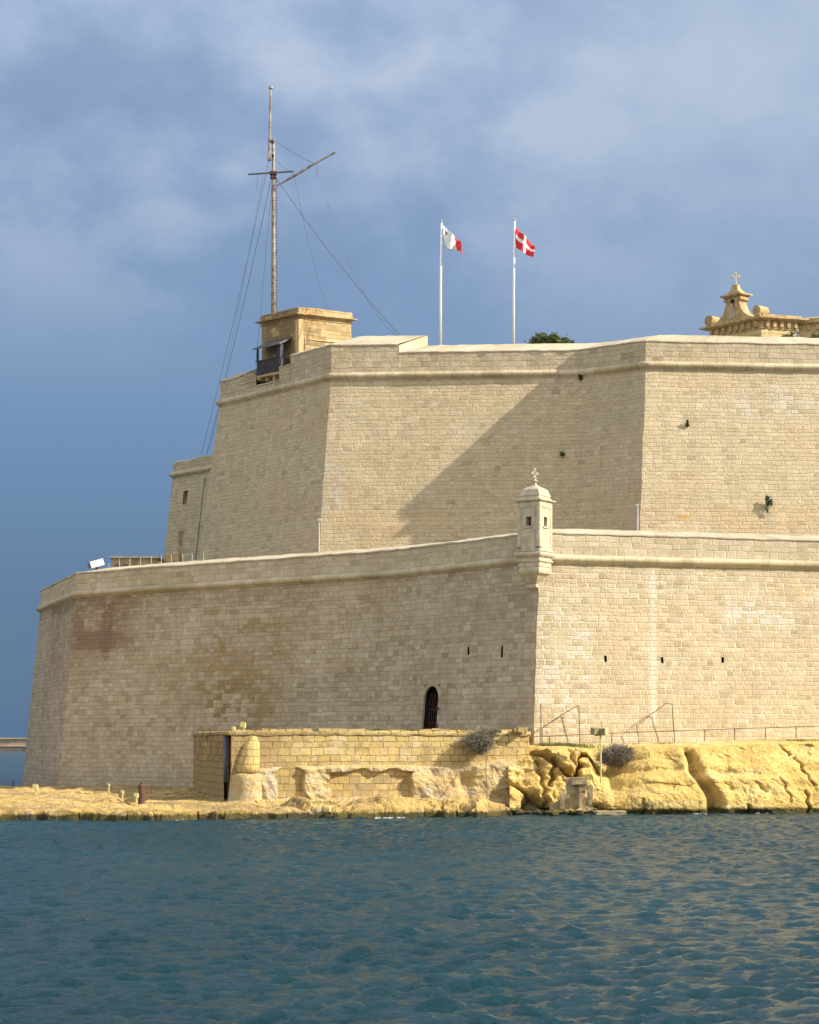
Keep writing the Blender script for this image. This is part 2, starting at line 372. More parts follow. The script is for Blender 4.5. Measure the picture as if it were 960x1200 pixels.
# ================================================================== LOWER BASTION
ZC = 13.68; BAT = .10
LOW = [(-21.0, 176.0), (-27.9, 154.8), (-22.6, 139.0), (-17.9, 135.1), (-9.7, 128.9), (-3.0, 124.0), (-.4, 121.6), (2.2, 118.3), (7.1, 112.0), (23.3, 116.3), (70.0, 128.7)]
ZCW = ZC-.25
low_u = lambda px, py: hit(LOW, ZC, BAT, px, py)
low = thing('lower_bastion', 'lower limestone bastion wall rising from the shore, sentry box on its corner', 'fortress wall', (7.1, 112, 3.4))
holes = []
def rect_hole(px0, px1, py0, py1, fn):
    a = fn(px0, (py0+py1)/2); b = fn(px1, (py0+py1)/2); c = fn((px0+px1)/2, py0); e = fn((px0+px1)/2, py1)
    return (a[1], b[1], e[0][2], c[0][2])
door = rect_hole(495.5, 513.5, 803, 862, low_u)
loops = [rect_hole(x-(1.5 if x > 630 else 1.0), x+(1.5 if x > 630 else 1.0), y0, y1, low_u) for x, y0, y1 in ((715.5, 769, 776), (780.5, 770, 777), (849.5, 770, 777), (548, 758, 767), (585.3, 757, 770))]
holes = [door]+loops
zz = zsteps(-.6, ZCW, .6, [q for h_ in holes for q in h_[2:4]])
# stain boxes in wall coordinates (u along, z up)
def st(px0, px1, py0, py1, col, amt, nsc, thr):
    a = low_u(px0, (py0+py1)/2)[1]; b = low_u(px1, (py0+py1)/2)[1]; c = low_u((px0+px1)/2, py0)[0][2]; e = low_u((px0+px1)/2, py1)[0][2]
    return (a, b, e, c, col, amt, nsc, thr)
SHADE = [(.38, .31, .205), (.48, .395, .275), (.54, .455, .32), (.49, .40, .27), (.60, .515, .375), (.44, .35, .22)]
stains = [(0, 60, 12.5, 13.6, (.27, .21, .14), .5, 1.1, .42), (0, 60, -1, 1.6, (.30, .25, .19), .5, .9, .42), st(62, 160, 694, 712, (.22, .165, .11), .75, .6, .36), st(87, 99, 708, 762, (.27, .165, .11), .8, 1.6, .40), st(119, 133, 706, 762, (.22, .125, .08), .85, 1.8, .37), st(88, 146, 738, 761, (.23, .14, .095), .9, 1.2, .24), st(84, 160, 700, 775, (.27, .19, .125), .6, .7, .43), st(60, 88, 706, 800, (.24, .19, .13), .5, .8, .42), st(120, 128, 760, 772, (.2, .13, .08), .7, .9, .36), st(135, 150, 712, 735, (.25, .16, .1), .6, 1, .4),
          st(235, 330, 700, 880, (.30, .215, .09), .75, .22, .44), st(150, 260, 760, 840, (.33, .25, .12), .5, .3, .5), st(300, 460, 690, 850, (.31, .23, .115), .45, .3, .52), st(230, 300, 800, 860, (.20, .15, .07), .6, .5, .48)]
stains_r = [st(766, 773, 668, 850, (.66, .62, .52), .7, .5, .2), st(640, 700, 720, 860, (.60, .55, .47), .55, .5, .47), st(845, 935, 705, 740, (.60, .56, .50), .6, .5, .42), st(700, 830, 700, 760, (.60, .48, .31), .5, .3, .4)]
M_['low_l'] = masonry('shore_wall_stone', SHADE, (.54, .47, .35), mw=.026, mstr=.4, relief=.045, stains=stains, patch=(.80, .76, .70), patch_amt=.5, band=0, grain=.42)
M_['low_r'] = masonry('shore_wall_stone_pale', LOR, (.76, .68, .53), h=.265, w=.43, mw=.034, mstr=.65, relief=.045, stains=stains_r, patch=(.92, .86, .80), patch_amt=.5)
cumL = np.concatenate([[0], np.cumsum([np.linalg.norm(np.array(LOW[i+1])-np.array(LOW[i])) for i in range(len(LOW)-1)])])
uc = float(cumL[8])
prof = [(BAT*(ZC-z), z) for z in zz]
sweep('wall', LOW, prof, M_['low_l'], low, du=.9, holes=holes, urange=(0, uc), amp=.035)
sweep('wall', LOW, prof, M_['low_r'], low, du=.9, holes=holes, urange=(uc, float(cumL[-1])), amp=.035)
sweep('cordon', LOW, cordon_prof(ZC, .2), M_['cordon'], low, du=.35, amp=.014, smooth=True, vmode='l')
ZF = 15.03
M_['low_p'] = masonry('shore_parapet_stone', [(.50, .42, .28), (.56, .475, .32), (.60, .51, .36), (.48, .39, .26), (.63, .55, .40)], (.68, .60, .46), h=.36, w=.55, mstr=.55, relief=.05)
pz = zsteps(ZC+.12, ZF, .33)
sweep('parapet', LOW, [(0.0, z) for z in pz], M_['low_p'], low, du=.5, amp=.03)
sweep('coping', LOW, [(0.0, ZF), (.045, ZF+.005), (.045, ZF+.07), (0, ZF+.10), (-1, ZF+.28), (-2, ZF+.46), (-3, ZF+.63), (-3.2, ZF+.55), (-3.2, 14.0)], M_['coping'], low, du=.45, amp=.035)
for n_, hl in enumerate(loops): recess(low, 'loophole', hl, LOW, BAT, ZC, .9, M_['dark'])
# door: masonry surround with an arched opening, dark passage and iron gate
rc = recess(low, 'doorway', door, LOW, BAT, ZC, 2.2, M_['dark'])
q, u_, dr, nn = low_u(504.5, 830)
uc_ = (door[0]+door[1])/2; wd = (door[1]-door[0])/2+.02; zb, zt = door[2], door[3]
i_seg = int(np.searchsorted(cumL, uc_, 'right')-1); dL = (np.array(LOW[i_seg+1])-np.array(LOW[i_seg])); dL = dL/np.linalg.norm(dL); nL = np.array((dL[1], -dL[0]))
def dpt(a, z, o): return (*(np.array(LOW[i_seg])+dL*(uc_+a-cumL[i_seg])+nL*(BAT*(ZC-z)+o)), z)
mb = MB(); K = 14; inner = [(-wd*.93, zb-.05)]+[(-wd*.93*math.cos(math.pi*k/K), zt-wd*1.15+wd*1.08*math.sin(math.pi*k/K)) for k in range(K+1)]+[(wd*.93, zb-.05)]
outer = [(-wd-.2, zb-.05)]+[(-(wd+.2)*math.cos(math.pi*k/K), max(zt-wd*1.15, zt-wd*1.15+(wd*1.08+.24)*math.sin(math.pi*k/K))) for k in range(K+1)]+[(wd+.2, zb-.05)]
N = len(inner)
for (o, A, B) in ((.025, inner, outer),):
    vs = [dpt(a, z, o) for a, z in A]+[dpt(a, z, o) for a, z in B]; uvv = [(uc_+a, z) for a, z in A+B]
    mb.add(vs, [(k, k+1, N+k+1, N+k) for k in range(N-1)], uvv)
vs = [dpt(a, z, .025) for a, z in inner]+[dpt(a, z, -.12) for a, z in inner]; mb.add(vs, [(k, N+k, N+k+1, k+1) for k in range(N-1)])
vs = [dpt(a, z, .025) for a, z in outer]+[dpt(a, z, -.12) for a, z in outer]; mb.add(vs, [(k, k+1, N+k+1, N+k) for k in range(N-1)])
mb.build('door_surround', M_['low_l'], rc)
mb = MB()
for k in range(7):
    a = -wd*.85+wd*1.7*k/6; mb.tube([dpt(a, zb, -.45), dpt(a, zt-.1-.35*abs(a)/wd, -.45)], .018, 5)
for z in (zb+.7, zb+1.5): mb.tube([dpt(-wd*.9, z, -.43), dpt(wd*.9, z, -.43)], .03, 5)
for z in (zb+.55, zb+1.55): mb.box(dpt(wd+.02, z, .05), (.14, .14, .16))
mb.build('iron_gate', M_['iron'], rc)
# terraces (filled ground inside the walls)
def flat(name, poly, z, mat):
    mb = MB(); mb.add([(x, y, z) for x, y in poly], [tuple(range(len(poly)))]); o = mb.build(name, mat); o['kind'] = 'structure'; return o
inn = offset(LOW, -3.1)
flat('terrace_ground', [tuple(p) for p in inn]+[(70, 200), (-15, 200)], 14.15, M_['earth'])

# ================================================================== UPPER BASTION
ZU = H+429*143.05/F; BU = .125
C0 = (277*137.6/F, 137.6); F0 = (200*142.1/F, 142.1)
UPP = [(-9.0, 176.0), (-222*154.3/F, 154.3), (-92*143.05/F, 143.05), F0, C0, (C0[0]+12.1, 139.1), (70, 144.2)]
zu = [0, -.05, 0, .05, -.3+.3*0-.0, -.2, 0]
zu = [0, 0, 0, .07, -.19, -.12, 0]
cumU = np.concatenate([[0], np.cumsum([np.linalg.norm(np.array(UPP[i+1])-np.array(UPP[i])) for i in range(len(UPP)-1)])])
up_u = lambda px, py: hit(UPP, ZU, BU, px, py)
upb = thing('upper_bastion', 'tall upper limestone bastion with a diagonal shadow across its face, below the flags', 'fortress wall', (C0[0], C0[1], 14))
def su(px0, px1, py0, py1, col, amt, nsc, thr):
    a = up_u(px0, (py0+py1)/2)[1]; b = up_u(px1, (py0+py1)/2)[1]; c = up_u((px0+px1)/2, py0)[0][2]; e = up_u((px0+px1)/2, py1)[0][2]
    return (a, b, e, c, col, amt, nsc, thr)
stU = [su(383, 410, 545, 600, (.50, .46, .38), .6, .7, .4), su(860, 955, 450, 490, (.56, .51, .42), .6, .4, .42), su(803, 817, 601, 605, (.55, .33, .10), .9, .5, .1), su(392, 560, 600, 650, (.50, .36, .19), .5, .4, .45), su(830, 960, 590, 622, (.52, .38, .2), .45, .4, .4), su(690, 756, 440, 500, (.42, .37, .30), .55, .4, .45)]
M_['up'] = masonry('upper_wall_stone', UP, (.68, .59, .43), h=.275, w=.48, mw=.034, mstr=.5, relief=.055, stains=stU, band=16, patch=(.95, .86, .78), patch_amt=.45)
M_['up_p'] = masonry('upper_parapet_stone', [(.47, .39, .26), (.54, .45, .31), (.58, .50, .35), (.50, .41, .27)], (.64, .56, .41), h=.36, w=.6, mstr=.5, relief=.07, patch=(.85, .8, .7))
wprof = [(BU*(ZU-z), z) for z in zsteps(13.6, ZU-.25, .7)]
sweep('wall', UPP, wprof, M_['up'], upb, du=.9, amp=.035, zadd=zu)
sweep('cordon', UPP, cordon_prof(ZU, .21), M_['cordon'], upb, du=.4, amp=.014, smooth=True, vmode='l', zadd=zu)
ZPF = 30.72
u343 = up_u(343, 430)[1]; u468 = up_u(468, 420)[1]; u304 = up_u(303, 440)[1]; u328 = up_u(329, 440)[1]; u284 = up_u(284, 440)[1]
def para(u0, u1, zf, zb_, depth, lipw=.05):
    sweep('parapet', UPP, [(0, z) for z in zsteps(ZU+.12, zf, .35)], M_['up_p'], upb, du=.5, amp=.03, urange=(u0, u1), zadd=zu)
    return sweep('coping', UPP, [(0, zf), (lipw, zf+.005), (lipw, zf+.07), (0, zf+.1)]+[(-depth*k/4, zf+.1+(zb_-zf-.1)*k/4) for k in range(1, 5)]+[(-depth-.1, zb_-.1), (-depth-.1, 29)], M_['coping'], upb, du=.5, amp=.035, urange=(u0, u1), zadd=zu)
def endcap(u, zf, zb_, depth, mat):
    i = int(np.searchsorted(cumU, u, 'right')-1); f = (u-cumU[i])/(cumU[i+1]-cumU[i])
    a = [np.array(offset(UPP, o)) for o in (.02, -depth-.1)]; A = a[0][i]*(1-f)+a[0][i+1]*f; B = a[1][i]*(1-f)+a[1][i+1]*f
    mb = MB(); mb.add([(*A, 29), (*B, 29), (*B, zb_-.1), (*(A*.04+B*.96), zb_-.02), (*A, zf)], [(0, 1, 2, 3, 4)], [(0, 29), (depth, 29), (depth, zb_), (depth*.9, zb_), (0, zf)])
    mb.build('parapet_end', mat, upb)
para(0.0, u284, ZPF, ZPF+.75, 1.3); endcap(u284, ZPF, ZPF+.75, 1.3, M_['up_p'])
para(u284, u304, ZPF-.55, ZPF-.5, 2.2)
para(u304, u328, ZPF-1.0, ZPF-.95, 2.2)
para(u328, u343, ZPF-.05, ZPF+.05, 2.2); endcap(u328, ZPF-.05, ZPF+.05, 2.2, M_['up_p'])
para(u343, u468, 31.3, 32.75, 4.0); endcap(u343, 31.3, 32.75, 4.0, M_['up_p']); endcap(u468, 31.3, 32.75, 4.0, M_['coping'])
para(u468, float(cumU[-1]), ZPF, ZPF+1.22, 3.6)
flat('bastion_ground', [tuple(p) for p in offset(UPP, -2.3)]+[(70, 200), (-5, 200)], 28.6, M_['earth'])

# ================================================================== REAR BASTION (left, further back)
ZB = H+22.2
RB = [(-12, 200), (-277*170/F, 170.0), (-225*165/F, 165.0), (-8, 159.0)]
rear = thing('rear_bastion', 'narrow shaded bastion set back at the far left end of the upper wall', 'fortress wall', (-19.6, 170, 14))
rb_u = lambda px, py: hit(RB, ZB, .1, px, py)
rwin = rect_hole(215, 220, 575, 591, rb_u)
rprof = [(.1*(ZB-z), z) for z in zsteps(12, ZB-.2, .7, rwin[2:4])]
M_['rear'] = masonry('rear_wall_stone', UP, (.54, .46, .33), h=.30, w=.54, mw=.038, mstr=.5, relief=.05)
sweep('wall', RB, rprof, M_['rear'], rear, du=.9, holes=[rwin], amp=.035)
recess(rear, 'window', rwin, RB, .1, ZB, .35, M_['conc'])
sweep('cordon', RB, cordon_prof(ZB, .2), M_['cordon'], rear, du=.4, amp=.03, smooth=True)
sweep('parapet', RB, [(0, z) for z in zsteps(ZB+.1, ZB+1.0, .3)]+[(-.1, ZB+1.08), (-1.5, ZB+1.15), (-1.6, ZB)], M_['up_p'], rear, du=.5, amp=.05)
flat('rear_ground', [tuple(p) for p in offset(RB, -1.5)]+[(-5, 200)], ZB+.2, M_['earth'])
mb = MB(); a = rb_u(239.5, 560)[0]; b = rb_u(228.5, 655)[0]; mb.tube([(a[0], a[1]-.14, a[2]), (b[0], b[1]-.14, b[2])], .07, 8)
tag(mb.build('drainpipe', M_['pgrey'], None, origin=(b[0], b[1]-.12, b[2])), 'pale drainpipe running down the narrow rear bastion', 'pipe')
mb = MB(); a = rb_u(210.5, 655)[0]; b = rb_u(215, 622)[0]
mb.box((a[0]+.18, a[1]-.05, (a[2]+b[2])/2), (.5, .14, b[2]-a[2])); mb.build('blocked_door', M_['conc'], rear)

# ================================================================== WATCH HOUSE
Zt = H+511*150/F
hc = np.array((-130*150/F, 150.0)); hl_ = np.array((-175.4*153.3/F, 153.3)); hr_ = np.array((-66*152.2/F, 152.2)); hb_ = hl_+hr_-hc
house = thing('watch_house', 'square golden stone watch house with a moulded cornice at the foot of the tall mast', 'building', (*hc, 29))
def polyoff(poly, o):
    c = sum(poly)/len(poly); n = len(poly); out = []
    for i in range(n):
        a, b, d_ = poly[i-1], poly[i], poly[(i+1) % n]; e1 = (b-a)/np.linalg.norm(b-a); e2 = (d_-b)/np.linalg.norm(d_-b)
        n1 = np.array((e1[1], -e1[0])); n2 = np.array((e2[1], -e2[0]))
        if np.dot(n1, b-c) < 0: n1 = -n1
        if np.dot(n2, b-c) < 0: n2 = -n2
        out.append(b+(n1+n2)*(o/(1+np.dot(n1, n2))))
    return out
HP = [hl_, hc, hr_, hb_]
def rings(poly, prof):
    return [[(*p, z) for p in polyoff(poly, o)] for o, z in prof]
def sub_ring(rg, n=6):
    out = []
    for k in range(len(rg)):
        a, b = np.array(rg[k]), np.array(rg[(k+1) % len(rg)])
        for i in range(n): out.append(a+(b-a)*i/n)
    return out
def lofted(name, poly, prof, mat, parent, n=8, amp=.03, cap=True, smooth=False):
    mb = MB(); secs = [[tuple(q) for q in jitter(np.array(sub_ring(r_, n)), amp, 1.6)] for r_ in rings(poly, prof)]
    mb.loft(secs, cap=cap); return mb.build(name, mat, parent, smooth, merge=True)
lofted('wall', HP, [(-.09, z) for z in zsteps(28.9, Zt-.88, .45)], M_['house'], house)
lofted('cornice', HP, [(-.09, Zt-.88), (-.03, Zt-.85), (-.03, Zt-.77), (-.08, Zt-.75), (-.07, Zt-.66), (.08, Zt-.6), (.25, Zt-.57), (.25, Zt-.5), (.12, Zt-.46), (-.03, Zt-.42)], M_['house'], house)
lofted('roof', HP, [(-.04, Zt-.42), (-.04, Zt-.04), (-.08, Zt)], M_['house'], house, amp=.04)
# raised quoin strips at the near corner and a framed panel on the sunny face
er = (hr_-hc)/np.linalg.norm(hr_-hc); el = (hl_-hc)/np.linalg.norm(hl_-hc); nr = np.array((er[1], -er[0])); nl = np.array((-el[1], el[0]))
def fbox(mb, o, e, n, a0, a1, z0, z1, d0, d1):
    A = [o+e*a0+n*d0, o+e*a1+n*d0, o+e*a1+n*d1, o+e*a0+n*d1]
    mb.add([(*p, z0) for p in A]+[(*p, z1) for p in A], [(0, 1, 2, 3), (4, 7, 6, 5), (0, 4, 5, 1), (1, 5, 6, 2), (2, 6, 7, 3), (3, 7, 4, 0)])
hc2 = polyoff(HP, -.09)[1]
mb = MB(); fbox(mb, hc2, er, nr, -.03, .35, 29, Zt-.9, -.2, .04); fbox(mb, hc2, el, nl, .003, .35, 29, Zt-.9, -.2, .045); mb.build('quoin', M_['house'], house)
mb = MB(); fbox(mb, hc2, er, nr, .8, 3.3, Zt-2.35, Zt-2.28, -.1, .05); fbox(mb, hc2, er, nr, 3.3, 3.36, Zt-3.4, Zt-2.28, -.1, .05); fbox(mb, hc2, er, nr, .5, .56, Zt-3.6, Zt-2.28, -.1, .05); mb.build('panel_moulding', M_['house'], house)
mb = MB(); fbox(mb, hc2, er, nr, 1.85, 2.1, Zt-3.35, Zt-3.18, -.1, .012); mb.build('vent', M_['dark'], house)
# balcony on the shaded face
blc = MB(); bo = hc2
for k in range(9): fbox(blc, bo, el, nl, 1.0+2.7*k/9+.02, 1.0+2.7*(k+1)/9-.02, 30.95, 31.85, .95, 1.0)
fbox(blc, bo, el, nl, .95, 3.75, 31.85, 31.93, .9, 1.04); fbox(blc, bo, el, nl, .95, 3.75, 30.88, 30.95, 0, 1.02)
fbox(blc, bo, el, nl, .97, 1.03, 30.95, 31.85, .0, .95); fbox(blc, bo, el, nl, 3.67, 3.73, 30.95, 31.85, .0, .95)
bal = blc.build('balcony', M_['wood'], house)
mb = MB()
fbox(mb, bo, el, nl, .97, 1.45, 31.93, 32.9, .5, .98); mb.build('post', M_['wood'], bal); mb = MB(); fbox(mb, bo, el, nl, 3.6, 3.72, 31.93, 32.9, .86, .98); mb.build('post', M_['wood'], bal)
mb = MB(); A = [bo+el*.7+nl*1.25, bo+el*3.85+nl*1.25, bo+el*3.85+nl*-.02, bo+el*.7+nl*-.02]
mb.add([(*A[0], 32.72), (*A[1], 32.72), (*A[2], 33.35), (*A[3], 33.35), (*A[0], 32.82), (*A[1], 32.82), (*A[2], 33.45), (*A[3], 33.45)], [(0, 3, 2, 1), (4, 5, 6, 7), (0, 1, 5, 4), (1, 2, 6, 5), (2, 3, 7, 6), (3, 0, 4, 7)])
mb.build('canopy', M_['slate'], bal)
mb = MB(); fbox(mb, bo, el, nl, .95, 3.75, 30.70, 30.88, 0, .9)
for k in range(4): fbox(mb, bo, el, nl, 1.2+.85*k, 1.45+.85*k, 30.3, 30.70, 0, .6)
mb.build('corbel', M_['house'], bal)

# ================================================================== SIGNAL MAST
Ym = 153.8; mp = lambda x, y, dy=0: P(x, y, Ym+dy)
mast = thing('signal_mast', 'tall weathered signal mast with crossyard and slanting gaff rising behind the golden watch house', 'mast', mp(320.3, 375))
mb = MB(); mb.tube([mp(320.8, 384), mp(320.8, 300), mp(320.7, 250), mp(320.6, 205), mp(320.6, 162)], [.19, .17, .15, .13, .09], 12)
mb.build('pole', M_['mast'], mast, True)
mb = MB()
for k in range(46):
    a = mp(321.5, 372-3.6*k); mb.tube([a+(0, -.1, 0), a+(.24, -.1, 0)], .018, 4)
a, b = mp(324.4, 372)+(0, -.1, 0), mp(324.4, 208)+(0, -.1, 0); mb.tube([a, b], .018, 4); mb.build('ladder', M_['rail'], mast)
mb = MB(); mb.tube([mp(315.7, 186, -.3), mp(316.4, 150, -.3), mp(317.4, 104, -.3)], [.10, .09, .07], 8); mb.tube([mp(317.5, 104, -.3), mp(317.5, 101.5, -.3)], .18, 8)
mb.box(mp(316, 184, -.3), (.3, .3, .5)); mb.build('topmast', M_['mast'], mast)
for y in (166, 182): mb = MB(); mb.box(mp(318, y, -.15), (.42, .5, .1)); mb.build('bracket', M_['rail'], mast)
mb = MB(); mb.tube([mp(291, 204.3, -.35), mp(344, 200.8, -.1)], .07, 8); mb.build('crossyard', M_['wire'], mast)
mb = MB(); mb.tube([mp(324, 218, -.2), mp(345, 206, -.4), mp(368, 192, -.6), mp(393, 178.5, -.8)], [.05, .1, .09, .06], 8); mb.build('gaff', M_['mast'], mast)
mb = MB(); mb.box(mp(320.3, 203, -.05), (.5, .55, .22)); mb.box(mp(320.3, 208, -.05), (.42, .5, .14)); mb.build('collar', M_['iron'], mast)
rear_top = lambda x, y: P(x, y, 164.0)
def wire(a, b, sag=.0, r=.022):
    a, b = np.array(a), np.array(b); pts = [a+(b-a)*k/8-np.array((0, 0, sag*4*(k/8)*(1-k/8))) for k in range(9)]
    mb = MB(); mb.tube(pts, r*.68, 4); mb.build('stay', M_['wire'], mast)
wire(mp(315.5, 186), rear_top(236, 532), .6); wire(mp(318, 210), rear_top(242.5, 532), .5, .028)
wire(mp(309, 203), rear_top(246, 470+60), .3, .012)
wire(mp(319.5, 208), P(299.5, 428, 152.5), .2)
wire(mp(322.5, 207), P(479, 404, 146.5), .5, .035)
wire(mp(370.5, 192, -.6), P(466, 394, 147.0), 2.2, .022); wire(mp(322, 165), mp(368, 191.5, -.6), .1, .022); wire(mp(322, 186), mp(346, 205.5, -.4), .1, .018)
wire(mp(345, 206, -.4), P(384, 362, 155), .8, .015); wire(mp(371, 192.5, -.6), mp(370.8, 209, -.6), 0, .015); wire(mp(301.5, 204, -.3), mp(301.5, 224, -.3), 0, .018)

# ================================================================== FLAGS
def flagpole(px, top, Y, label):
    t = thing('flagpole', label, 'flagpole', P(px, 415, Y), 'white flagpoles on the upper bastion')
    mb = MB(); mb.tube([P(px-.3, 420, Y), P(px, 340, Y), P(px+1.2, top+2, Y)], [.105, .095, .065], 10); mb.build('pole', M_['paint'], t, True)
    mb = MB(); mb.tube([P(px+1.2, top+2, Y), P(px+1.2, top+.4, Y), P(px+1.2, top-1, Y)], [.06, .11, .02], 8); mb.build('finial', M_['pgrey'], t)
    mb = MB(); mb.tube([P(px+1.9, 412, Y)-(0, .15, 0), P(px+2.3, top+5, Y)-(0, .1, 0)], .012, 4); mb.build('halyard', M_['pgrey'], t)
flagpole(516.3, 259, 154.5, 'left flagpole, carrying the white and red flag'); flagpole(602.0, 257, 154.5, 'right flagpole, carrying the red flag with a white cross')
def flag(name, label, curve, Y, matf, nu=44, nv=30, mats=()):
    # curve(s,t)->px,py,depth
    mb = MB(); vs = []
    for i in range(nu+1):
        for j in range(nv+1):
            s, t = i/nu, j/nv; x, y, dpt_ = curve(s, t); vs.append(P(x, y, Y)+np.array((0, dpt_, 0)))
    fs = []; mi = []
    for i in range(nu):
        for j in range(nv): fs.append((i*(nv+1)+j, (i+1)*(nv+1)+j, (i+1)*(nv+1)+j+1, i*(nv+1)+j+1)); mi.append(matf((i+.5)/nu, (j+.5)/nv))
    mb.add(vs, fs, mi=mi); o = mb.build(name, list(mats), None, True, origin=tuple(map(float, P(curve(0, 0)[0], curve(0, 0)[1], Y))))
    m = o.modifiers.new('cloth', 'SOLIDIFY'); m.thickness = .012
    return tag(o, label, 'flag')
def c1(s, t):
    top = (519+22*s**.9-1*s, 263.5+20*s**.85); bot = (524.2-5*(1-min(1, s*3))*0+18.5*s, 293+5.5*s-(3*math.sin(s*3.1)))
    hx = 519+5.2*t; x = (1-t)*top[0]+t*(hx*(1-s)+bot[0]*s if s < .2 else bot[0]); y = (1-t)*top[1]+t*bot[1]
    x += .5*math.sin(s*9+t*2)*s; return x, y, .28*math.sin(s*10+t*3)*(.25+s)
def m1(s, t):
    if s > .62: return 1
    a, b = (s-.14)/.62*22, (t-.2)*18
    if abs(a) < 2.6 and abs(b) < 3.1 and (abs(a) < .95 or abs(b) < 1.1): return 2
    return 0
def c2(s, t):
    top = (604.4+22.3*s, 265.5+22.5*s**.93); bot = (604.6+20.5*s, 289.5+13*s**.85)
    x = (1-t)*top[0]+t*bot[0]; y = (1-t)*top[1]+t*bot[1]; x += .7*math.sin(s*8+t*2)*s; y += .9*math.sin(s*9)*s
    return x, y, .3*math.sin(s*9.5+t*2.2)*(.25+s)
def m2(s, t): return 1 if (abs(s-.50) < .068 or abs(t-.46) < .095) else 0
flag('flag', 'white and red flag drooping from the left flagpole', c1, 154.35, m1, mats=(M_['white'], M_['red'], M_['fgrey']))
flag('flag', 'red flag with a white cross on the right flagpole', c2, 154.35, m2, mats=(M_['red'], M_['white']))

# ================================================================== SENTRY BOX
fz = lambda y, Y=111.0: H+(HY-y)*Y/F
S0 = np.array((152*110.8/F, 110.8)); SL = S0+np.array((-.829, .559))*1.35; SR = S0+np.array((.559, .829))*1.35; SB = SL+SR-S0
SP = [SL, S0, SR, SB]
sen = thing('sentry_box', 'pale stone sentry box with domed cap and cross, corbelled out on the wall corner', 'sentry box', (*S0, fz(690)))
def sbox(nm, prof, mat=None, n=4, amp=.008, poly=SP, smooth=False): return lofted(nm, poly, prof, mat or M_['sstone'], sen, n, amp, True, smooth)
# body with real window openings: four panels
eL = (SL-S0)/1.35; eR = (SR-S0)/1.35; nSL = np.array((-eL[1], eL[0])); nSR = np.array((eR[1], -eR[0]))
if np.dot(nSL, S0-(SL+SR)/2) < 0: nSL = -nSL
if np.dot(nSR, S0-(SL+SR)/2) < 0: nSR = -nSR
z0, z1 = fz(652), fz(588); wz0, wz1 = fz(616), fz(605)
mb = MB()
def face_with_hole(o, e, n, W, z0, z1, a0, a1, h0, h1, th=.25):
    for (x0, x1, y0, y1) in ((0, a0, z0, z1), (a1, W, z0, z1), (a0, a1, z0, h0), (a0, a1, h1, z1)): fbox(mb, o, e, n, x0, x1, y0, y1, -th, 0)
face_with_hole(S0, eL, nSL, 1.35, z0, z1, .50, .85, wz0, wz1); face_with_hole(S0, eR, nSR, 1.35, z0, z1, .50, .85, wz0, wz1)
fbox(mb, SL, eR, -nSL*0+(-nSR*0), .0, 0.001, z0, z0+.001, 0, .001)
fbox(mb, SB, -eR, -nSR*-1, 0, 1.35-.25, z0, z1, -.0, -.2) if False else None
bc = (SL+SR)/2
for (a, b) in ((SL, SB), (SB, SR)):
    e = (b-a)/np.linalg.norm(b-a); n = np.array((e[1], -e[0])); n = n if np.dot(n, (a+b)/2-bc) > 0 else -n
    face_with_hole(a, e, n, 1.35, z0+.003, z1-.003, .50, .85, wz0, wz1, .2)
mb.build('body', M_['sstone'], sen)
mb = MB()
for (e, n) in ((eL, nSL), (eR, nSR)):
    fbox(mb, S0, e, n, .0, .20, z0+.55, z1, 0, .035); fbox(mb, S0, e, n, 1.15, 1.35, z0+.55, z1, 0, .035); fbox(mb, S0, e, n, .20, 1.15, z1-.28, z1, 0, .032)
    fbox(mb, S0, e, n, .42, .93, wz0-.10, wz0-.02, 0, .06); fbox(mb, S0, e, n, -.03, 1.38, z0+.30, z0+.40, 0, .05)
mb.build('pilaster', M_['sstone'], sen)
zc_ = fz(588)
sbox('cornice', [(0, zc_), (.05, zc_+.03), (.13, zc_+.08), (.16, zc_+.09), (.16, zc_+.15), (.04, zc_+.17)])
zr = zc_+.16
sbox('dome', [(.02, zr), (0, zr+.06), (-.06, zr+.12), (-.07, zr+.18), (-.03, zr+.2), (-.04, zr+.26), (-.09, zr+.36), (-.13, zr+.45), (-.16, zr+.54), (-.26, zr+.63), (-.40, zr+.71), (-.53, zr+.79), (-.60, zr+.88), (-.62, zr+.96)])
ctr = np.array((*((SL+SR)/2), 0))
def lathe(prof, c, n=16, sq=1):
    secs = [[(c[0]+r*math.cos(2*math.pi*k/n), c[1]+r*math.sin(2*math.pi*k/n), z) for k in range(n)] for r, z in prof]; return secs
mb = MB(); zf = zr+.94
mb.loft(lathe([(.08, zf), (.07, zf+.05), (.16, zf+.09), (.17, zf+.13), (.08, zf+.17), (.06, zf+.22), (.09, zf+.28), (.07, zf+.34)], ctr))
e_ = np.array((.97, .2)); zx = zf+.5
mb.box((*ctr[:2], zx), (.11, .09, .52), .2); mb.box((*ctr[:2], zx+.04), (.24, .09, .12), .2)
for dx, dz in ((-.12, .06), (.12, .02), (0, .26), (-.03, -.16)): mb.box((ctr[0]+dx, ctr[1]+dx*.2, zx+dz), (.13, .1, .17), .2, 0, .6)
mb.build('finial', M_['sstone'], sen)
zl = fz(649)
sbox('base_moulding', [(.0, zl-.17), (.10, zl-.12), (.16, zl-.04), (.17, zl+.02), (.12, zl+.1), (.03, zl+.13)], n=6)
sbox('base_moulding', [(-.05, fz(664)), (-.02, fz(663)), (-.02, fz(659)), (.07, fz(657.5)), (.07, fz(656)), (0, fz(655.5)), (0, zl-.16)], n=6)
def shift(poly, v): return [p+np.array(v) for p in poly]
secs = []
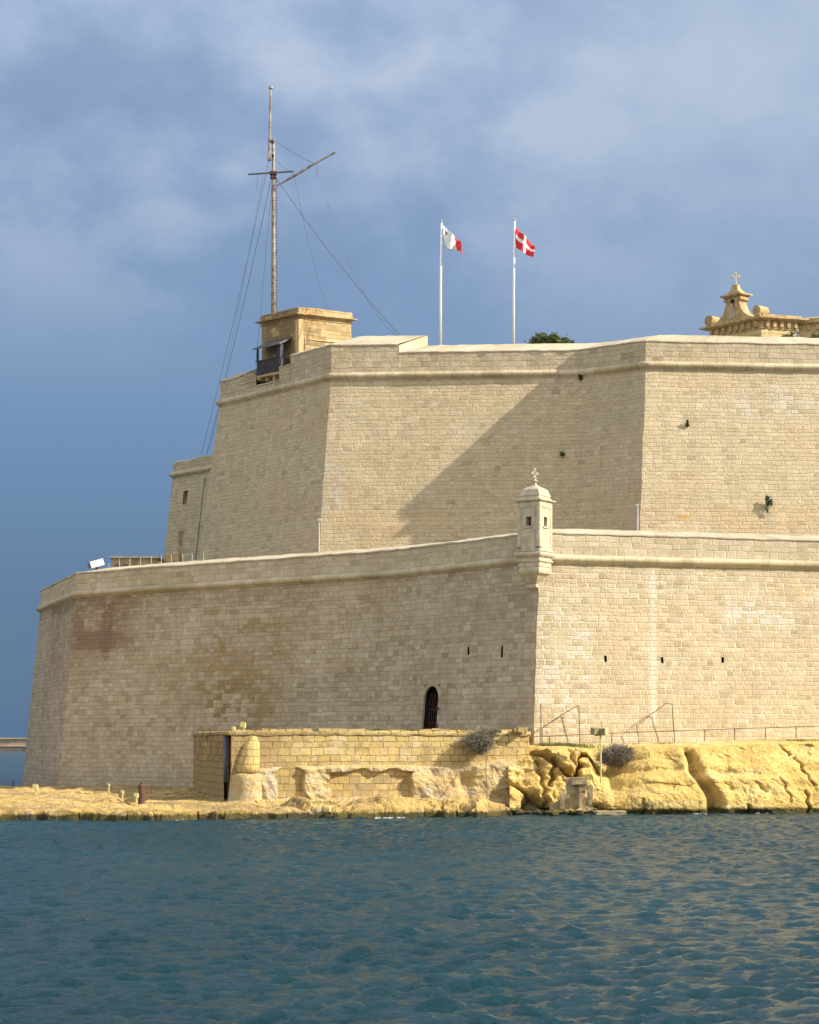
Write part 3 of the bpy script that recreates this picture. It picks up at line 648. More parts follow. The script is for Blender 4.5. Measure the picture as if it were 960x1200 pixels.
for (o, z, sx, sy) in ((-.10, fz(664), 0, 0), (-.03, fz(668), 0, .02), (-.06, fz(671), 0, .05), (-.2, fz(674), 0, .15), (-.30, fz(679), 0, .3), (-.42, fz(683), 0, .42), (-.36, fz(684.5), 0, .4), (-.36, fz(687), 0, .4), (-.5, fz(690), 0, .6), (-.6, fz(697), 0, .75)):
    secs.append([(p[0]+sx, p[1]+sy-.05, z) for p in polyoff(SP, o)])
mb = MB(); mb.loft(secs[::-1]); mb.build('corbel', M_['sstone'], sen)

# ================================================================== CHAPEL
Yc = 175.0; k0 = np.array((412*Yc/F, Yc)); k1 = np.array((346*180/F, 180.0)); k2 = np.array((461*176.2/F, 176.2)); k3 = k1+k2-k0
zk = H+500*Yc/F     # cornice top
chap = thing('chapel', 'golden stone chapel with scrolled bell gable and cross showing over the upper wall', 'chapel', (*k0, 29.5))
KP = [k1, k0, k2, k3]
M_['chap'] = masonry('chapel_wall_stone', [(.60, .45, .22), (.66, .51, .27), (.54, .39, .18)], (.68, .54, .32), h=.4, w=.8, mw=.03, mstr=.4, relief=.05, patch_amt=.4)
lofted('wall', KP, [(-.25, z) for z in zsteps(29.2, zk-1.05, .6)], M_['chap'], chap)
lofted('cornice', KP, [(-.25, zk-1.05), (-.18, zk-1.02), (-.18, zk-.9), (-.24, zk-.88), (-.24, zk-.34), (.02, zk-.3), (.18, zk-.22), (.3, zk-.16), (.3, zk-.03), (-.2, zk)], M_['gold'], chap)
kel = (k1-k0)/np.linalg.norm(k1-k0); ker = (k2-k0)/np.linalg.norm(k2-k0); Lk = np.linalg.norm(k1-k0); knl = np.array((-kel[1], kel[0])); knr = np.array((ker[1], -ker[0]))
kc = polyoff(KP, -.24)[1]
for e, n, L in ((kel, knl, Lk), (ker, knr, np.linalg.norm(k2-k0))):
    m_ = int(L/.72)
    for k in range(m_):
        mb = MB(); a = .35+(L-.6)*k/m_; fbox(mb, kc, e, n, a, a+.3, zk-.86, zk-.335, -.02, .22); mb.build('bracket', M_['gold'], chap)
mb = MB(); fbox(mb, kc, ker, knr, .05, np.linalg.norm(k2-k0)-.2, zk+.0, zk+.22, -.5, .12); mb.build('roof_parapet', M_['gold'], chap)
# gable, extruded outline (s along facade from corner to far end, z)
gp = []
def curve(s0, z0, s1, z1, bend, n=8): return [(s0+(s1-s0)*t**bend, z0+(z1-z0)*t) for t in [i/n for i in range(n+1)]]
mid_s = Lk*.5+.05
right = [(mid_s-w_, zk+z_) for w_, z_ in ((2.35, 0), (2.3, .12), (1.75, .3), (1.3, .62), (1.0, 1.0), (.82, 1.4), (.74, 1.75), (.74, 2.15))]
left = [(2*mid_s-s, z) for s, z in right[::-1]]
outl = right+left
th = .95
fr = [(*(k0+kel*s+knl*-.05), z) for s, z in outl]; bk = [(*(k0+kel*s-knl*(.05+th)), z) for s, z in outl]
mb = MB(); n_ = len(outl); mb.add(fr+bk, [tuple(range(n_)), tuple(range(2*n_-1, n_-1, -1))]+[(i, n_+i, n_+(i+1) % n_, (i+1) % n_) for i in range(n_)])
gab = mb.build('bell_gable', M_['gold'], chap)
def kb(nm, s0, s1, z0, z1, d0, d1, mat, par): m = MB(); fbox(m, k0, kel, knl, s0, s1, z0, z1, d0, d1); return m.build(nm, mat, par)
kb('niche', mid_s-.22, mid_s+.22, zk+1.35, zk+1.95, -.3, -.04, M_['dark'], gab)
kb('relief', mid_s-.3, mid_s+.3, zk+.3, zk+1.15, -.3, .04, M_['stone'], gab)
kb('relief', mid_s-.12, mid_s+.12, zk+.45, zk+1.6, -.3, .09, M_['stone'], gab)
kb('cap', mid_s-.95, mid_s+.95, zk+2.15, zk+2.25, -th-.25, .15, M_['gold'], gab); kb('cap', mid_s-1.15, mid_s+1.15, zk+2.25, zk+2.38, -th-.4, .3, M_['gold'], gab)
cc_ = k0+kel*mid_s-knl*(th/2)
mb = MB(); mb.loft([[(*(cc_+kel*a*w_+knl*b*w_*.6), zk+z_) for a, b in ((-1, 1), (-1, -1), (1, -1), (1, 1))] for w_, z_ in ((.98, 2.38), (.75, 2.5), (.5, 2.72), (.36, 2.95), (.3, 3.2), (.3, 3.25))]); mb.build('spire', M_['gold'], gab)
mb = MB(); zq = zk+3.2; mb.loft(lathe([(.14, zq), (.16, zq+.08), (.07, zq+.16), (.09, zq+.3), (.06, zq+.45)], (*cc_, 0), 10)); ang = math.atan2(kel[1], kel[0])*0+.1
mb.box((*cc_, zq+.72), (.13, .12, .68), ang); mb.box((*cc_, zq+.8), (.62, .12, .14), ang)
for dx, dz in ((-.3, .8), (.3, .8), (0, 1.06)): mb.box((cc_[0]+dx, cc_[1], zq+dz), (.2, .13, .2), ang, 0, .78)
mb.build('cross', M_['sstone'], gab)
for s in (.45, Lk-.5):   # scroll rolls, axis along thickness
    a = k0+kel*s+knl*.1; b = k0+kel*s-knl*(th+.1); m = MB(); m.tube([(*a, zk+.52), (*b, zk+.52)], .45, 18); m.tube([(*(a+knl*.05), zk+.52), (*(b-knl*.05), zk+.52)], .2, 12)
    mb2 = fbox(m, k0, kel, knl, s-.3, s+.3, zk, zk+.25, -th, 0); m.build('scroll', M_['gold'], gab)
for s in (mid_s-.78, mid_s+.78):
    a = k0+kel*s+knl*.02; b = k0+kel*s-knl*(th+.12); m = MB(); m.tube([(*a, zk+1.95), (*b, zk+1.95)], .2, 12); m.build('volute', M_['gold'], gab)
# wing to the right
w0 = np.array((452*176.6/F, 176.6))
wd_ = thing('chapel_wing', 'low stone wing beside the chapel, cut by the right edge of the view', 'building', (*w0, 29.5))
WP = [w0, np.array((w0[0]+8, w0[1]-2.4)), np.array((w0[0]+10, w0[1]+6)), np.array((w0[0]+2.5, w0[1]+7))]
zw = zk+.12
lofted('wall', WP, [(-.3, z) for z in zsteps(29.2, zw-.6, .6)], M_['chap'], wd_); lofted('roof', WP, [(-.3, zw-.6), (0, zw-.5), (.15, zw-.42), (.15, zw-.1), (-1, zw+.2)], M_['gold'], wd_)
e = (WP[1]-WP[0])/np.linalg.norm(WP[1]-WP[0]); n = np.array((e[1], -e[0]))
for k in range(10):
    mb = MB(); fbox(mb, WP[0], e, n, .25+.75*k, .5+.75*k, zw-1.05, zw-.62, -.32, -.08); mb.build('bracket', M_['gold'], wd_)

# ================================================================== VEGETATION
def leafy(mb, c, rad, n, size, seed=0, flatb=True):
    r = np.random.default_rng(seed); c = np.array(c, float)
    clumps = [c+np.array(rad)*(r.normal(size=3)*.40) for _ in range(max(4, n//25))]
    for i in range(n):
        q = clumps[i % len(clumps)]+np.array(rad)*r.normal(size=3)*.22
        if flatb and q[2] < c[2]-rad[2]*.9: continue
        a = r.normal(size=3); a /= np.linalg.norm(a); b = np.cross(a, r.normal(size=3)); b /= np.linalg.norm(b); s = size*(.6+.8*r.random())
        mb.add([q-a*s, q+b*s*.4, q+a*s, q-b*s*.4], [(0, 1, 2, 3)])
tr = thing('tree', 'dark green tree crown showing behind the upper parapet to the right of the flagpoles', 'tree', P(645, 440, 158))
mb = MB()
for x, y, rx, rz, n in ((634, 401, 1.0, .42, 800), (646, 400.5, 1.1, .45, 900), (655, 402, .8, .3, 500), (662.5, 397, .22, .2, 90), (668, 402, .4, .15, 120), (640, 397, .6, .3, 240), (627, 402, .4, .3, 200), (632, 394, .25, .2, 60), (649, 394, .2, .2, 50)): leafy(mb, P(x, y, 158), (rx, 1.1, rz), n, .13, int(x))
mb.build('crown', M_['leaf'], tr)
mb = MB(); b0 = P(645, 440, 158); mb.tube([b0-(0, 0, 1), b0+(0, 0, 1.5)], [.25, .18], 8)
for x, y in ((634, 400), (655, 401), (662, 399), (645, 398)): mb.tube([b0+(0, 0, 1.4), P(x, y, 158)], [.12, .04], 6)
mb.build('trunk', M_['bark'], tr)
def plant(px, py, fn, r, n, label, cat='plant', mat='leafd', out=.12, rz=None):
    q = fn(px, py); p = q[0]; nr_ = q[3]; c = (p[0]+nr_[0]*out, p[1]+nr_[1]*out, p[2]); mb = MB(); leafy(mb, c, (r, r*.7, rz or r), n, .09, int(px), False)
    mb.tube([(p[0]-nr_[0]*.2, p[1]-nr_[1]*.2, p[2]), c], .03, 5)
    return tag(mb.build('wall_plant', M_[mat], None, origin=tuple(map(float, p))), label, cat, 'plants growing on the walls')
plant(682.5, 441, up_u, .24, 160, 'small plant hanging just under the string course, above the sentry box', rz=.32)
plant(660, 532, up_u, .24, 120, 'small dark plant in the shaded part of the upper wall above the sentry box', rz=.16)
plant(804, 497, up_u, .17, 90, 'tiny plant high on the sunlit upper wall, right of the bastion corner')
plant(899.5, 590, up_u, .25, 260, 'bushy green plant low on the sunlit upper wall near the right edge', rz=.42, out=.25)
p_ = P(906, 402.5, 140.8); mb = MB(); leafy(mb, p_, (.42, .4, .16), 260, .09, 5, False); tag(mb.build('wall_plant', M_['leaf'], None, origin=tuple(map(float, p_))), 'low green plant growing on the pale upper coping below the chapel', 'plant', 'plants growing on the walls')
for x, lb in ((925, 'bush between the chapel wall and the upper coping, left one of the pair'), (957, 'bush at the right edge in front of the chapel wing')):
    p_ = P(x, 396, 172); mb = MB(); leafy(mb, p_, (.9, .6, .45), 500, .12, x); mb.tube([p_-(0, 0, 2), p_], .06, 5); tag(mb.build('bush', M_['leaf'], None, origin=tuple(map(float, p_-(0, 0, 2)))), lb, 'bush')

# ================================================================== SHORE: quay wall
ZQ = 4.15
Q = [(-254*122/F, 122.5), (-246*112/F, 112.0), (-219*103.6/F, 103.6), (-210*100.3/F, 100.3), (140*104.7/F, 104.7), (140*104.7/F+.3, 111.0)]
quay = thing('quay_wall', 'low sunlit yellow masonry wall in front of the shaded bastion wall, with uneven capping stones', 'wall', (-1, 102.5, .7))
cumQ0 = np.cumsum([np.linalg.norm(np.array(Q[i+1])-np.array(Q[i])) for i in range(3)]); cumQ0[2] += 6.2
M_['quay'] = masonry('quay_stone', [(.50, .365, .14), (.58, .44, .19), (.63, .49, .23), (.53, .38, .15), (.59, .445, .21)], (.22, .15, .06), h=.345, w=.56, mw=.022, mstr=.8, relief=.05, patch=(.85, .75, .6), patch_amt=.5, grain=.34, stains=[(float(cumQ0[2]), 40, 1.2, 3.9, (.27, .20, .09), .75, .8, .45), (float(cumQ0[2]), 40, 2.6, 4.3, (.74, .62, .38), .5, .7, .5), (float(cumQ0[2]), 40, .5, 2.4, (.36, .28, .15), .7, 1.1, .45), (-1, float(cumQ0[2])-.1, 0, 5, (.27, .20, .10), .75, .35, .30), (-1, float(cumQ0[1])+3, 2.5, 5, (.10, .085, .045), .6, 1.3, .5)])  # left-end boxes: ochre dirt, with the recess's shade painted into the colour
def qp(px, Y): return ((px-CX)*Y/F, Y)
QW = [Q[0], Q[1], qp(262.0, 103.0), qp(263.0, 104.6), qp(269.6, 104.6), qp(271.5, 100.30), Q[4], Q[5]]
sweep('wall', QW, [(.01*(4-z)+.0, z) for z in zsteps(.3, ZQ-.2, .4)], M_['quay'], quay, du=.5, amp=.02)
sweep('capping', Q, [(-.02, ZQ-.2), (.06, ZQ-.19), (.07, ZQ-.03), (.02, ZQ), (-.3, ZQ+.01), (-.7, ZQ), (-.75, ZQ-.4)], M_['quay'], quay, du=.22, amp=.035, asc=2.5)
cumQ = np.concatenate([[0], np.cumsum([np.linalg.norm(np.array(Q[i+1])-np.array(Q[i])) for i in range(len(Q)-1)])])
# loose capping stones
dq = (np.array(Q[4])-np.array(Q[3])); LQ = np.linalg.norm(dq); dq /= LQ; nq = np.array((dq[1], -dq[0]))
mb = MB(); a = .1
while a < LQ-.4:
    w_ = random.uniform(.3, .95); hh = random.uniform(.02, .13); 
    if random.random() < .72: c = np.array(Q[3])+dq*(a+w_/2)-nq*.22; mb.box((*c, ZQ+hh/2-.01), (w_-.04, random.uniform(.4, .55), hh+.05), math.atan2(dq[1], dq[0])+random.uniform(-.03, .03), random.uniform(-.04, .04), random.uniform(-.02, .02))
    a += w_
mb.v = [tuple(q) for q in jitter(np.array(mb.v), .05, 2.7)]; mb.build('capping_stones', M_['quay'], quay)
for px, w_, hh in ((612, .5, .22), (606, .35, .16)):
    c = P(px, 854, 104.2); mb = MB(); mb.box((c[0], c[1], ZQ+hh/2), (w_, .4, hh), .2, .03, .02); tag(mb.build('loose_block', M_['quay'], None, origin=(c[0], c[1], ZQ)), ('larger' if w_ > .4 else 'smaller')+' loose stone block lying on the right end of the low yellow wall', 'stone block')
# rock face under the masonry, with two brick filled bays
qx = lambda px: ((px-CX)*102.5/F)
nu, nv = 420, 100
PX = np.linspace(294, 632, nu)[:, None]+np.zeros((1, nv)); tt = np.linspace(0, 1, nv)[None, :]+np.zeros((nu, 1))
ptop = np.interp(PX, [306, 330, 420, 480, 545, 560, 600, 612, 632], [898, 896, 893, 894, 893, 890, 887, 888, 892])
PY = ptop+(952-ptop)*tt
Yb = np.interp(PX, [270, 620, 632], [100.3, 104.7, 104.8])
def band(v, a, b, s=2.0): return sst(a-s, a+s, v)*(1-sst(b-s, b+s, v))
X_ = (PX-CX)*Yb/F; Z_ = H-(PY-HY)*Yb/F
wn_ = fbm(np.stack([PX*.05, PY*.05, 0*PX], -1), 4, 3)*4
pan = band(PX+wn_, 322, 357, 1.5)*band(PY+wn_*.4-8*((PX-340)/17)**2*0, 899+7*np.abs((PX-339)/18)**2.2, 936, 1.2)
pan2 = band(PX+wn_, 384, 481, 1.5)*band(PY+wn_*.6, 904, 934, 1.5)
pan = np.clip(pan+pan2, 0, 1)
rel = .27+.10*fbm(np.stack([X_*.9, Z_*1.3, 0*X_], -1), 9, 5)+.07*ridge(np.stack([X_*1.1+Z_*.5, Z_*.7, 0*X_+3], -1), 12, 3)
rel += .25*band(PX, 548, 606, 8)*band(PY, 892, 946, 6)+.3*sst(934, 948, PY)
rel -= .5*np.exp(-((PX-617+.25*(PY-900))/4.5)**2)
rel = rel*(1-pan)-.12*pan
edge = np.minimum(tt*9, 1)*np.clip((PX-294)/9, 0, 1); rel = rel*edge-.12*(1-edge)
nqv = np.array((nq[0], nq[1])); V = np.stack([X_+nqv[0]*rel, Yb+nqv[1]*rel, Z_], -1)
o = grid_mesh('rock_face', V, M_['qrock']); o['kind'] = 'structure'
# buttress
M_['butt'] = masonry('buttress_stone', [(.58, .42, .17), (.66, .50, .22), (.62, .45, .18)], (.30, .21, .09), h=.38, w=.42, mw=.022, mstr=.7, relief=.04, grain=.24)
bt = thing('buttress', 'tapering round buttress with a plastered foot at the left end of the low yellow wall', 'buttress', P(288, 940, 100.3))
def bsec(px, r, z, Y=100.5, n=28): return [((px-CX)*Y/F+r*math.cos(2*math.pi*k/n), Y+.15+r*1.0*math.sin(2*math.pi*k/n), z) for k in range(n)]
zy = lambda y: H-(y-HY)*100.4/F
mb = MB(); secs = [bsec(x, r, zy(y)) for x, r, y in ((287.5, .92, 946), (287.5, .86, 938), (288, .82, 928), (288.5, .80, 917), (288.8, .79, 909), (289, .70, 906.5), (289.5, .60, 906))]
mb.loft([[tuple(q) for q in jitter(np.array(s_), .05, 2)] for s_ in secs]); mb.build('plaster_foot', M_['qrock'], bt, True, merge=True)
mb = MB(); secs = [bsec(x, r, zy(y)) for x, r, y in ((289.5, .60, 906.5), (290.5, .56, 897), (292, .52, 889), (293, .46, 880), (295, .38, 871), (296.5, .22, 866), (297, .14, 863))]
mb.loft(secs); mb.build('shaft', M_['butt'], bt, True, merge=True)
mb = MB(); c = ground_pt(272, 938, .62); mb.box((c[0], c[1], .82), (.62, .5, .42), .12, .02, .02); tag(mb.build('stone_block', M_['quay'], None, origin=(c[0], c[1], .62)), 'squared stone block lying at the foot of the round buttress', 'stone block')
for x, r, mt, nm, y1 in ((264.9, .11, 'pipe', 'thick blue-grey pipe standing in the shaded recess beside the buttress', 917), (267.9, .06, 'iron', 'thin rusty pipe beside the thicker grey pipe by the buttress', 938)):
    a = P(x, 862.5, 102.6 if x < 266 else 102.1); b = P(x-.4, y1, a[1]); mb = MB(); mb.tube([a, b], r, 12); tag(mb.build('pipe', M_[mt], None, True, origin=tuple(map(float, b))), nm, 'pipe')
flat('quay_terrace', [Q[0], Q[1], Q[2], Q[3], Q[4], (6.6, 112.5), (2, 121), (-12, 132)], ZQ-.12, M_['earth'])

# ------------------------------------------------------------------ rock shelf (left)
def nonuni(a, b, f): # list of coords with step function
    out = [a]
    while out[-1] < b: out.append(out[-1]+f(out[-1]))
    return np.array(out)
xs = nonuni(-62, 8.2, lambda x: .35 if x < -24 else .11); ys = nonuni(90.5, 150, lambda y: .09 if y < 106 else (.22 if y < 120 else .6))
X, Y = np.meshgrid(xs, ys, indexing='ij')
pxs = CX+X*F/97
yw = 8640/(np.interp(pxs, [-600, 0, 100, 200, 300, 400, 450, 500, 560, 600, 640, 700], [92.5, 92.5, 92, 92, 90, 90, 89, 88, 88, 86, 86, 86]))
p3 = np.stack([X, Y, 0*X], -1)
vs_, ve_ = voro(p3*np.array((.22, .2, 1))+.3*np.stack([fbm(p3, 5, 2), fbm(p3, 6, 2), 0*X], -1), 71)
edge = Y-yw+.45*fbm(p3*.3, 21, 3)+.35*vs_+.08*fbm(p3*2.0, 5, 3)-.22*np.exp(-(ve_/.06)**2)
front = sst(-.10, .14, edge)
top = .46+.25*sst(.1, 5.5, edge)+.10*fbm(p3*np.array((.5, .25, 1)), 71, 3)+.05*fbm(p3*np.array((.35, 1.2, 1)), 7, 4)+.05*np.round(2.2*fbm(p3*np.array((.14, .5, 1)), 77, 3))
bould = sst(300, 345, pxs)*(1-sst(99, 101.2, Y))
top += bould*(.10+.13*np.clip(ridge(p3*.36, 41, 2), -.6, 1.2)+.16*fbm(p3*.9, 43, 3))*sst(.1, 1.0, edge)
crk = np.exp(-(np.abs(vnoise(p3*np.array((.33, .16, 1)), 61))/.03)**1.0)*(.10+.12*bould); top -= crk
wp = p3+.9*np.stack([fbm(p3*.5, 61, 3), fbm(p3*.5, 62, 3), 0*X], -1)
vc, ve = voro(wp*np.array((.16, .55, 1)), 44); vc2, ve2 = voro(wp*np.array((.7, 1.1, 1)), 54)
top += (.075*np.clip(vc, -1, 1)+.016*vc2)*sst(0, .8, edge)*(1+1.2*bould)-.09*np.exp(-(ve/.06)**2)-.04*np.exp(-(ve2/.07)**2)*(1+bould)
top += .014*fbm(p3*3.1, 13, 3)
back = 1-sst(139, 143, Y+2*fbm(p3*.2, 8, 3)-.0*X)
Zs = -1.0+(top+1.0)*front*back*(1-sst(594, 604, CX+X*F/103))
und = -.05
o = grid_mesh('rock_shelf', np.stack([X, Y, Zs], -1), M_['shelf'], smooth=False); o['kind'] = 'structure'

# ------------------------------------------------------------------ cliff (right)
xs = nonuni(5.0, 45, lambda x: .065 if x < 22.5 else .4); nx = len(xs)
PX1 = CX+xs*F/104.5
yw1 = 8640/np.interp(PX1, [600, 700, 800, 960, 1500], [84.5, 85, 84.5, 83.2, 80])
ytop1 = np.interp(PX1, [596, 612, 618, 632, 655, 668, 690, 700, 714, 728, 745, 762, 800, 835, 900, 960, 1500], [893, 890, 885, 879, 878, 882, 882, 900, 911, 899, 889, 881, 878.5, 877, 875, 871.5, 868])
ds1 = np.interp(PX1, [596, 640, 700, 740, 800, 1500], [1.6, 2.2, 3.6, 3.2, 2.6, 2.8])   # how far the face leans back
ny1 = 120; tf = np.linspace(0, 1, ny1)
nt = 34
V = np.zeros((nx, ny1+nt, 3))
Yt = yw1+ds1; zt1 = H-(ytop1-HY)*Yt/F
for j, t in enumerate(tf):
    z = -.8+(zt1+.8)*t
    tz = np.clip(z/zt1, 0, 1)
    lean = ds1*(tz**1.9)*.9+ds1*.1*tz
    V[:, j] = np.stack([xs, yw1+lean, z], -1)
for k in range(nt):
    f = (k+1)/nt; yy = Yt+(121+.27*(xs-8)-Yt)*f**1.3
    terr = np.interp(PX1, [620, 700, 800, 960, 1500], [3.42, 3.46, 3.55, 3.78, 3.9]); g = sst(0, .28, f)
    V[:, ny1+k] = np.stack([xs, yy, zt1*(1-g)+terr*g+.0*xs], -1)
PXg = CX+V[..., 0]*F/104.5; PYg = HY+(H-V[..., 2])*F/104.0
p3 = V.copy(); w_face = np.ones((nx, ny1+nt)); w_face[:, ny1:] *= np.clip(1-np.arange(nt)/6, 0.12, 1)[None, :]
big = fbm(p3*np.array((.5, .6, .8)), 3, 4); rd = ridge(p3*np.array((.85, .7, .45)), 91, 4)
crag = 1-sst(690, 712, PXg)                # broken rock to the left
wp = p3+.25*np.stack([fbm(p3*1.1, 61, 3), fbm(p3*1.1, 62, 3), fbm(p3*1.1, 63, 3)], -1)
vc, ve = voro(wp*np.array((.34, .25, .17)), 5); vc2, ve2 = voro(wp*np.array((.95, .7, 1.1)), 15); vc3, ve3 = voro(wp*np.array((.32, .3, .9)), 25)
out = .13*big+crag*(.30*vc+.05*vc2-.9*np.exp(-(ve/.06)**2)+.25*big)+(1-crag)*(.05*vc3-.03*np.exp(-(ve3/.03)**2)+.05*vc2*sst(895, 880, PYg)+.30*fbm(p3*np.array((.16, .2, .25)), 301, 2))+.026*fbm(p3*2.3, 17, 4)*(1+1.5*crag+sst(905, 890, PYg)+sst(915, 925, PYg)*(1-sst(935, 945, PYg)))+.03*fbm(p3*6, 27, 3)
out += (1-crag)*(.16*np.exp(-((PYg-897-3*np.sin(PXg*.03))/5)**2)-.14*np.exp(-((PYg-905-3*np.sin(PXg*.03))/3)**2)+.12*np.exp(-((PYg-915)/5)**2))
strat = fbm(np.stack([V[..., 0]*.12, V[..., 1]*.1, V[..., 2]*1.5], -1), 55, 2); out += .14*strat*(1-crag)
out += .60*np.exp(-((PXg-765)/48)**2-((PYg-932)/26)**2)+.45*np.exp(-((PXg-905)/55)**2-((PYg-925)/30)**2)
# long slanting cleft and smaller cracks
cx_ = 803+.42*(PYg-878)+3*np.sin(PYg*.13)
cl = (PXg-cx_)/(3.0+.05*(PYg-878)); out -= 1.0*np.exp(-cl**2*.5)*sst(874, 882, PYg)
out += .22*np.exp(-((PXg-cx_-14)/9)**2)+.2*np.exp(-((PXg-cx_+10)/8)**2)
for (x0, y0, x1, y1, w0_, dd) in ((918, 870, 929, 884, 1.6, .40), (936, 888, 952, 920, 1.4, .30), (912, 912, 924, 940, 1.3, .2), (871, 944, 872, 955, 2.0, .4), (943, 928, 944, 955, 1.8, .35), (748, 938, 748, 955, 1.8, .3), (845, 918, 856, 926, 1.5, .15), (668, 880, 676, 910, 2.6, .6), (650, 890, 643, 915, 2.5, .6), (630, 892, 640, 945, 3, .5), (882, 918, 894, 928, 1.6, .25)):
    t_ = np.clip(((PXg-x0)*(x1-x0)+(PYg-y0)*(y1-y0))/((x1-x0)**2+(y1-y0)**2), 0, 1); dist = np.hypot(PXg-x0-t_*(x1-x0)-1.5*np.sin(PYg*.5), PYg-y0-t_*(y1-y0)); out -= dd*np.exp(-(dist/w0_)**2)
out -= 2.4*np.exp(-((PXg-622)/15)**2-((PYg-944)/15)**2)          # sea hollow
out -= .5*np.exp(-((PXg-655)/14)**2-((PYg-925)/20)**2)
wl_ = np.exp(-((V[..., 2]-.02)/.16)**2); out -= .28*wl_*(0.5+.5*vnoise(p3*1.3, 88))
out *= w_face
V[..., 1] -= out*.93; V[..., 2] += out*.22*(w_face > .3)
V[:, ny1:, 2] += .05*fbm(V[:, ny1:]*1.2, 6, 3)
o = grid_mesh('cliff_rock', V, M_['rock'], smooth=False); o['kind'] = 'structure'

# concrete ruin at the foot of the broken rocks
ru = thing('concrete_ruin', 'broken grey-brown concrete walls and pillars at the foot of the rocks by the water', 'ruin', P(690, 952, 101.6))
def cbox(nm, x0, x1, y0, y1, Y, th, tilt=0, mat='conc', top_cut=0):
    a = P(x0, y1, Y); b = P(x1, y0, Y); mb = MB()
    nxx, nz = max(2, int((b[0]-a[0])/.12)), max(2, int((b[2]-a[2])/.12)); 
    sec = []
    for k in range(nz+1):
        z = a[2]+(b[2]-a[2])*k/nz; r_ = []
        for (xx, yy) in [(a[0]+(b[0]-a[0])*i/nxx, Y) for i in range(nxx+1)]+[(b[0]-(b[0]-a[0])*i/nxx, Y+th) for i in range(nxx+1)]:
            fx = (xx-a[0])/(b[0]-a[0]); zz_ = z-top_cut*(1-fx)*(k/nz)+tilt*0
            r_.append((xx+tilt*(z-a[2]), yy, zz_))
        sec.append([tuple(q) for q in jitter(np.array(r_), .035, 3)])
    mb.loft(sec); return mb.build(nm, M_[mat], ru, merge=True)
cbox('wall', 664, 679, 911, 950, 101.9, .35, top_cut=0); cbox('wall', 645, 668, 930, 952, 101.4, .5, top_cut=.6)
cbox('pillar', 679, 687, 918, 950, 101.7, .5); cbox('pillar', 688.5, 694, 920, 955, 101.0, .35, .02); cbox('pillar', 657, 662, 928, 948, 101.0, .35, -.03)
cbox('slab', 642, 735, 950.5, 957.5, 100.9, .9); cbox('lintel', 670, 688, 911, 919, 101.55, .5)

# ------------------------------------------------------------------ dry bushes, grass
def drybush(name, c, r, n, label, seed, squash=1.0):
    t = thing(name, label, 'bush', (c[0], c[1], c[2]-r[2]), 'dry grey bushes'); rr = np.random.default_rng(seed); mb = MB(); c = np.array(c)
    base = c-np.array((0, -.1, r[2]*.35))
    for i in range(n):
        d = rr.normal(size=3); d /= np.linalg.norm(d); L = (.70+.30*rr.random())*(.92+.34*float(vnoise(d*1.7+seed, 9)))
        p1 = c+np.array(r)*d*L; m_ = (base+p1)/2+rr.normal(size=3)*.10*np.array(r)+np.array((0, 0, .1*r[2]))
        q = p1+rr.normal(size=3)*.12*np.array(r)
        mb.tube([base*.35+m_*.65, m_, p1*.9+m_*.1, q], [.012, .010, .008, .005], 3, False)
        for _ in range(3):
            k = p1+rr.normal(size=3)*.16*np.array(r); mb.tube([p1*.6+m_*.4, k], [.008, .005], 3, False)
    mb.build('twigs', M_['twig'], t)
    mb = MB(); mb.tube([base-np.array((0, 0, .25)), base+np.array((0, 0, .4))], [.06, .04], 6); mb.build('stem', M_['bark'], t)
drybush('dry_bush', P(563.5, 868, 103.3), (.80, .62, .72), 1000, 'round grey dry bush hanging over the low yellow wall near its right end', 3)
drybush('dry_bush', P(721, 886, 104.9), (1.02, .85, .62), 1300, 'wide grey dry bush in the rock hollow behind the post lamp', 4)
mb = MB(); a = P(570, 886, 103.0); b = P(570.5, 944, 101.9); mb.tube([a, P(569.2, 905, 102.6)-(0, .25, 0), P(570.6, 925, 102.4)-(0, .3, 0), b-(0, .2, 0)], .022, 5)
tag(mb.build('cable', M_['wire'], None, origin=tuple(map(float, b))), 'dark cable hanging down the rock below the round dry bush', 'cable')
gm = MB()
def grassp(x0, x1, Y, z, n, h_=.2, dy=.5):
    cl_ = [random.uniform(x0, x1) for _ in range(8)]; mid_ = random.random()
    for i in range(n):
        x = random.gauss((x0+x1)/2, (x1-x0)/3.6) if random.random() < .6 else random.choice(cl_)+random.gauss(0, 1.6); px_ = (x-CX)*Y/F; yy = Y+random.uniform(-dy, dy); a = random.uniform(0, 6.28); s = .025; hh = h_*random.uniform(.4, 1.2)
        gm.add([(px_-s*math.cos(a), yy-s*math.sin(a), z-.03), (px_+s*math.cos(a), yy+s*math.sin(a), z-.03), (px_+random.uniform(-.1, .1), yy+random.uniform(-.1, .1), z+hh)], [(0, 1, 2)])
for x0, x1, z, n in ((437, 449, ZQ+.0, 420), (463, 482, ZQ, 420), (534, 546, ZQ, 400), (572, 584, ZQ, 360), (495, 515, ZQ, 250), (340, 620, ZQ-.05, 500)): grassp(x0, x1, 104.2 if x0 < 600 else 106, z, n, .17, .35)
grassp(622, 690, 107.5, 3.34, 2600, .24, .8); grassp(735, 800, 109, 3.42, 900, .16, .8); grassp(836, 900, 108.6, 3.5, 700, .10, .9); grassp(915, 985, 109, 3.62, 1500, .16, 1.1); grassp(80, 230, 132, .7, 500, .12, 2)
g_ = gm.build('grass', M_['grass']); g_['kind'] = 'stuff'

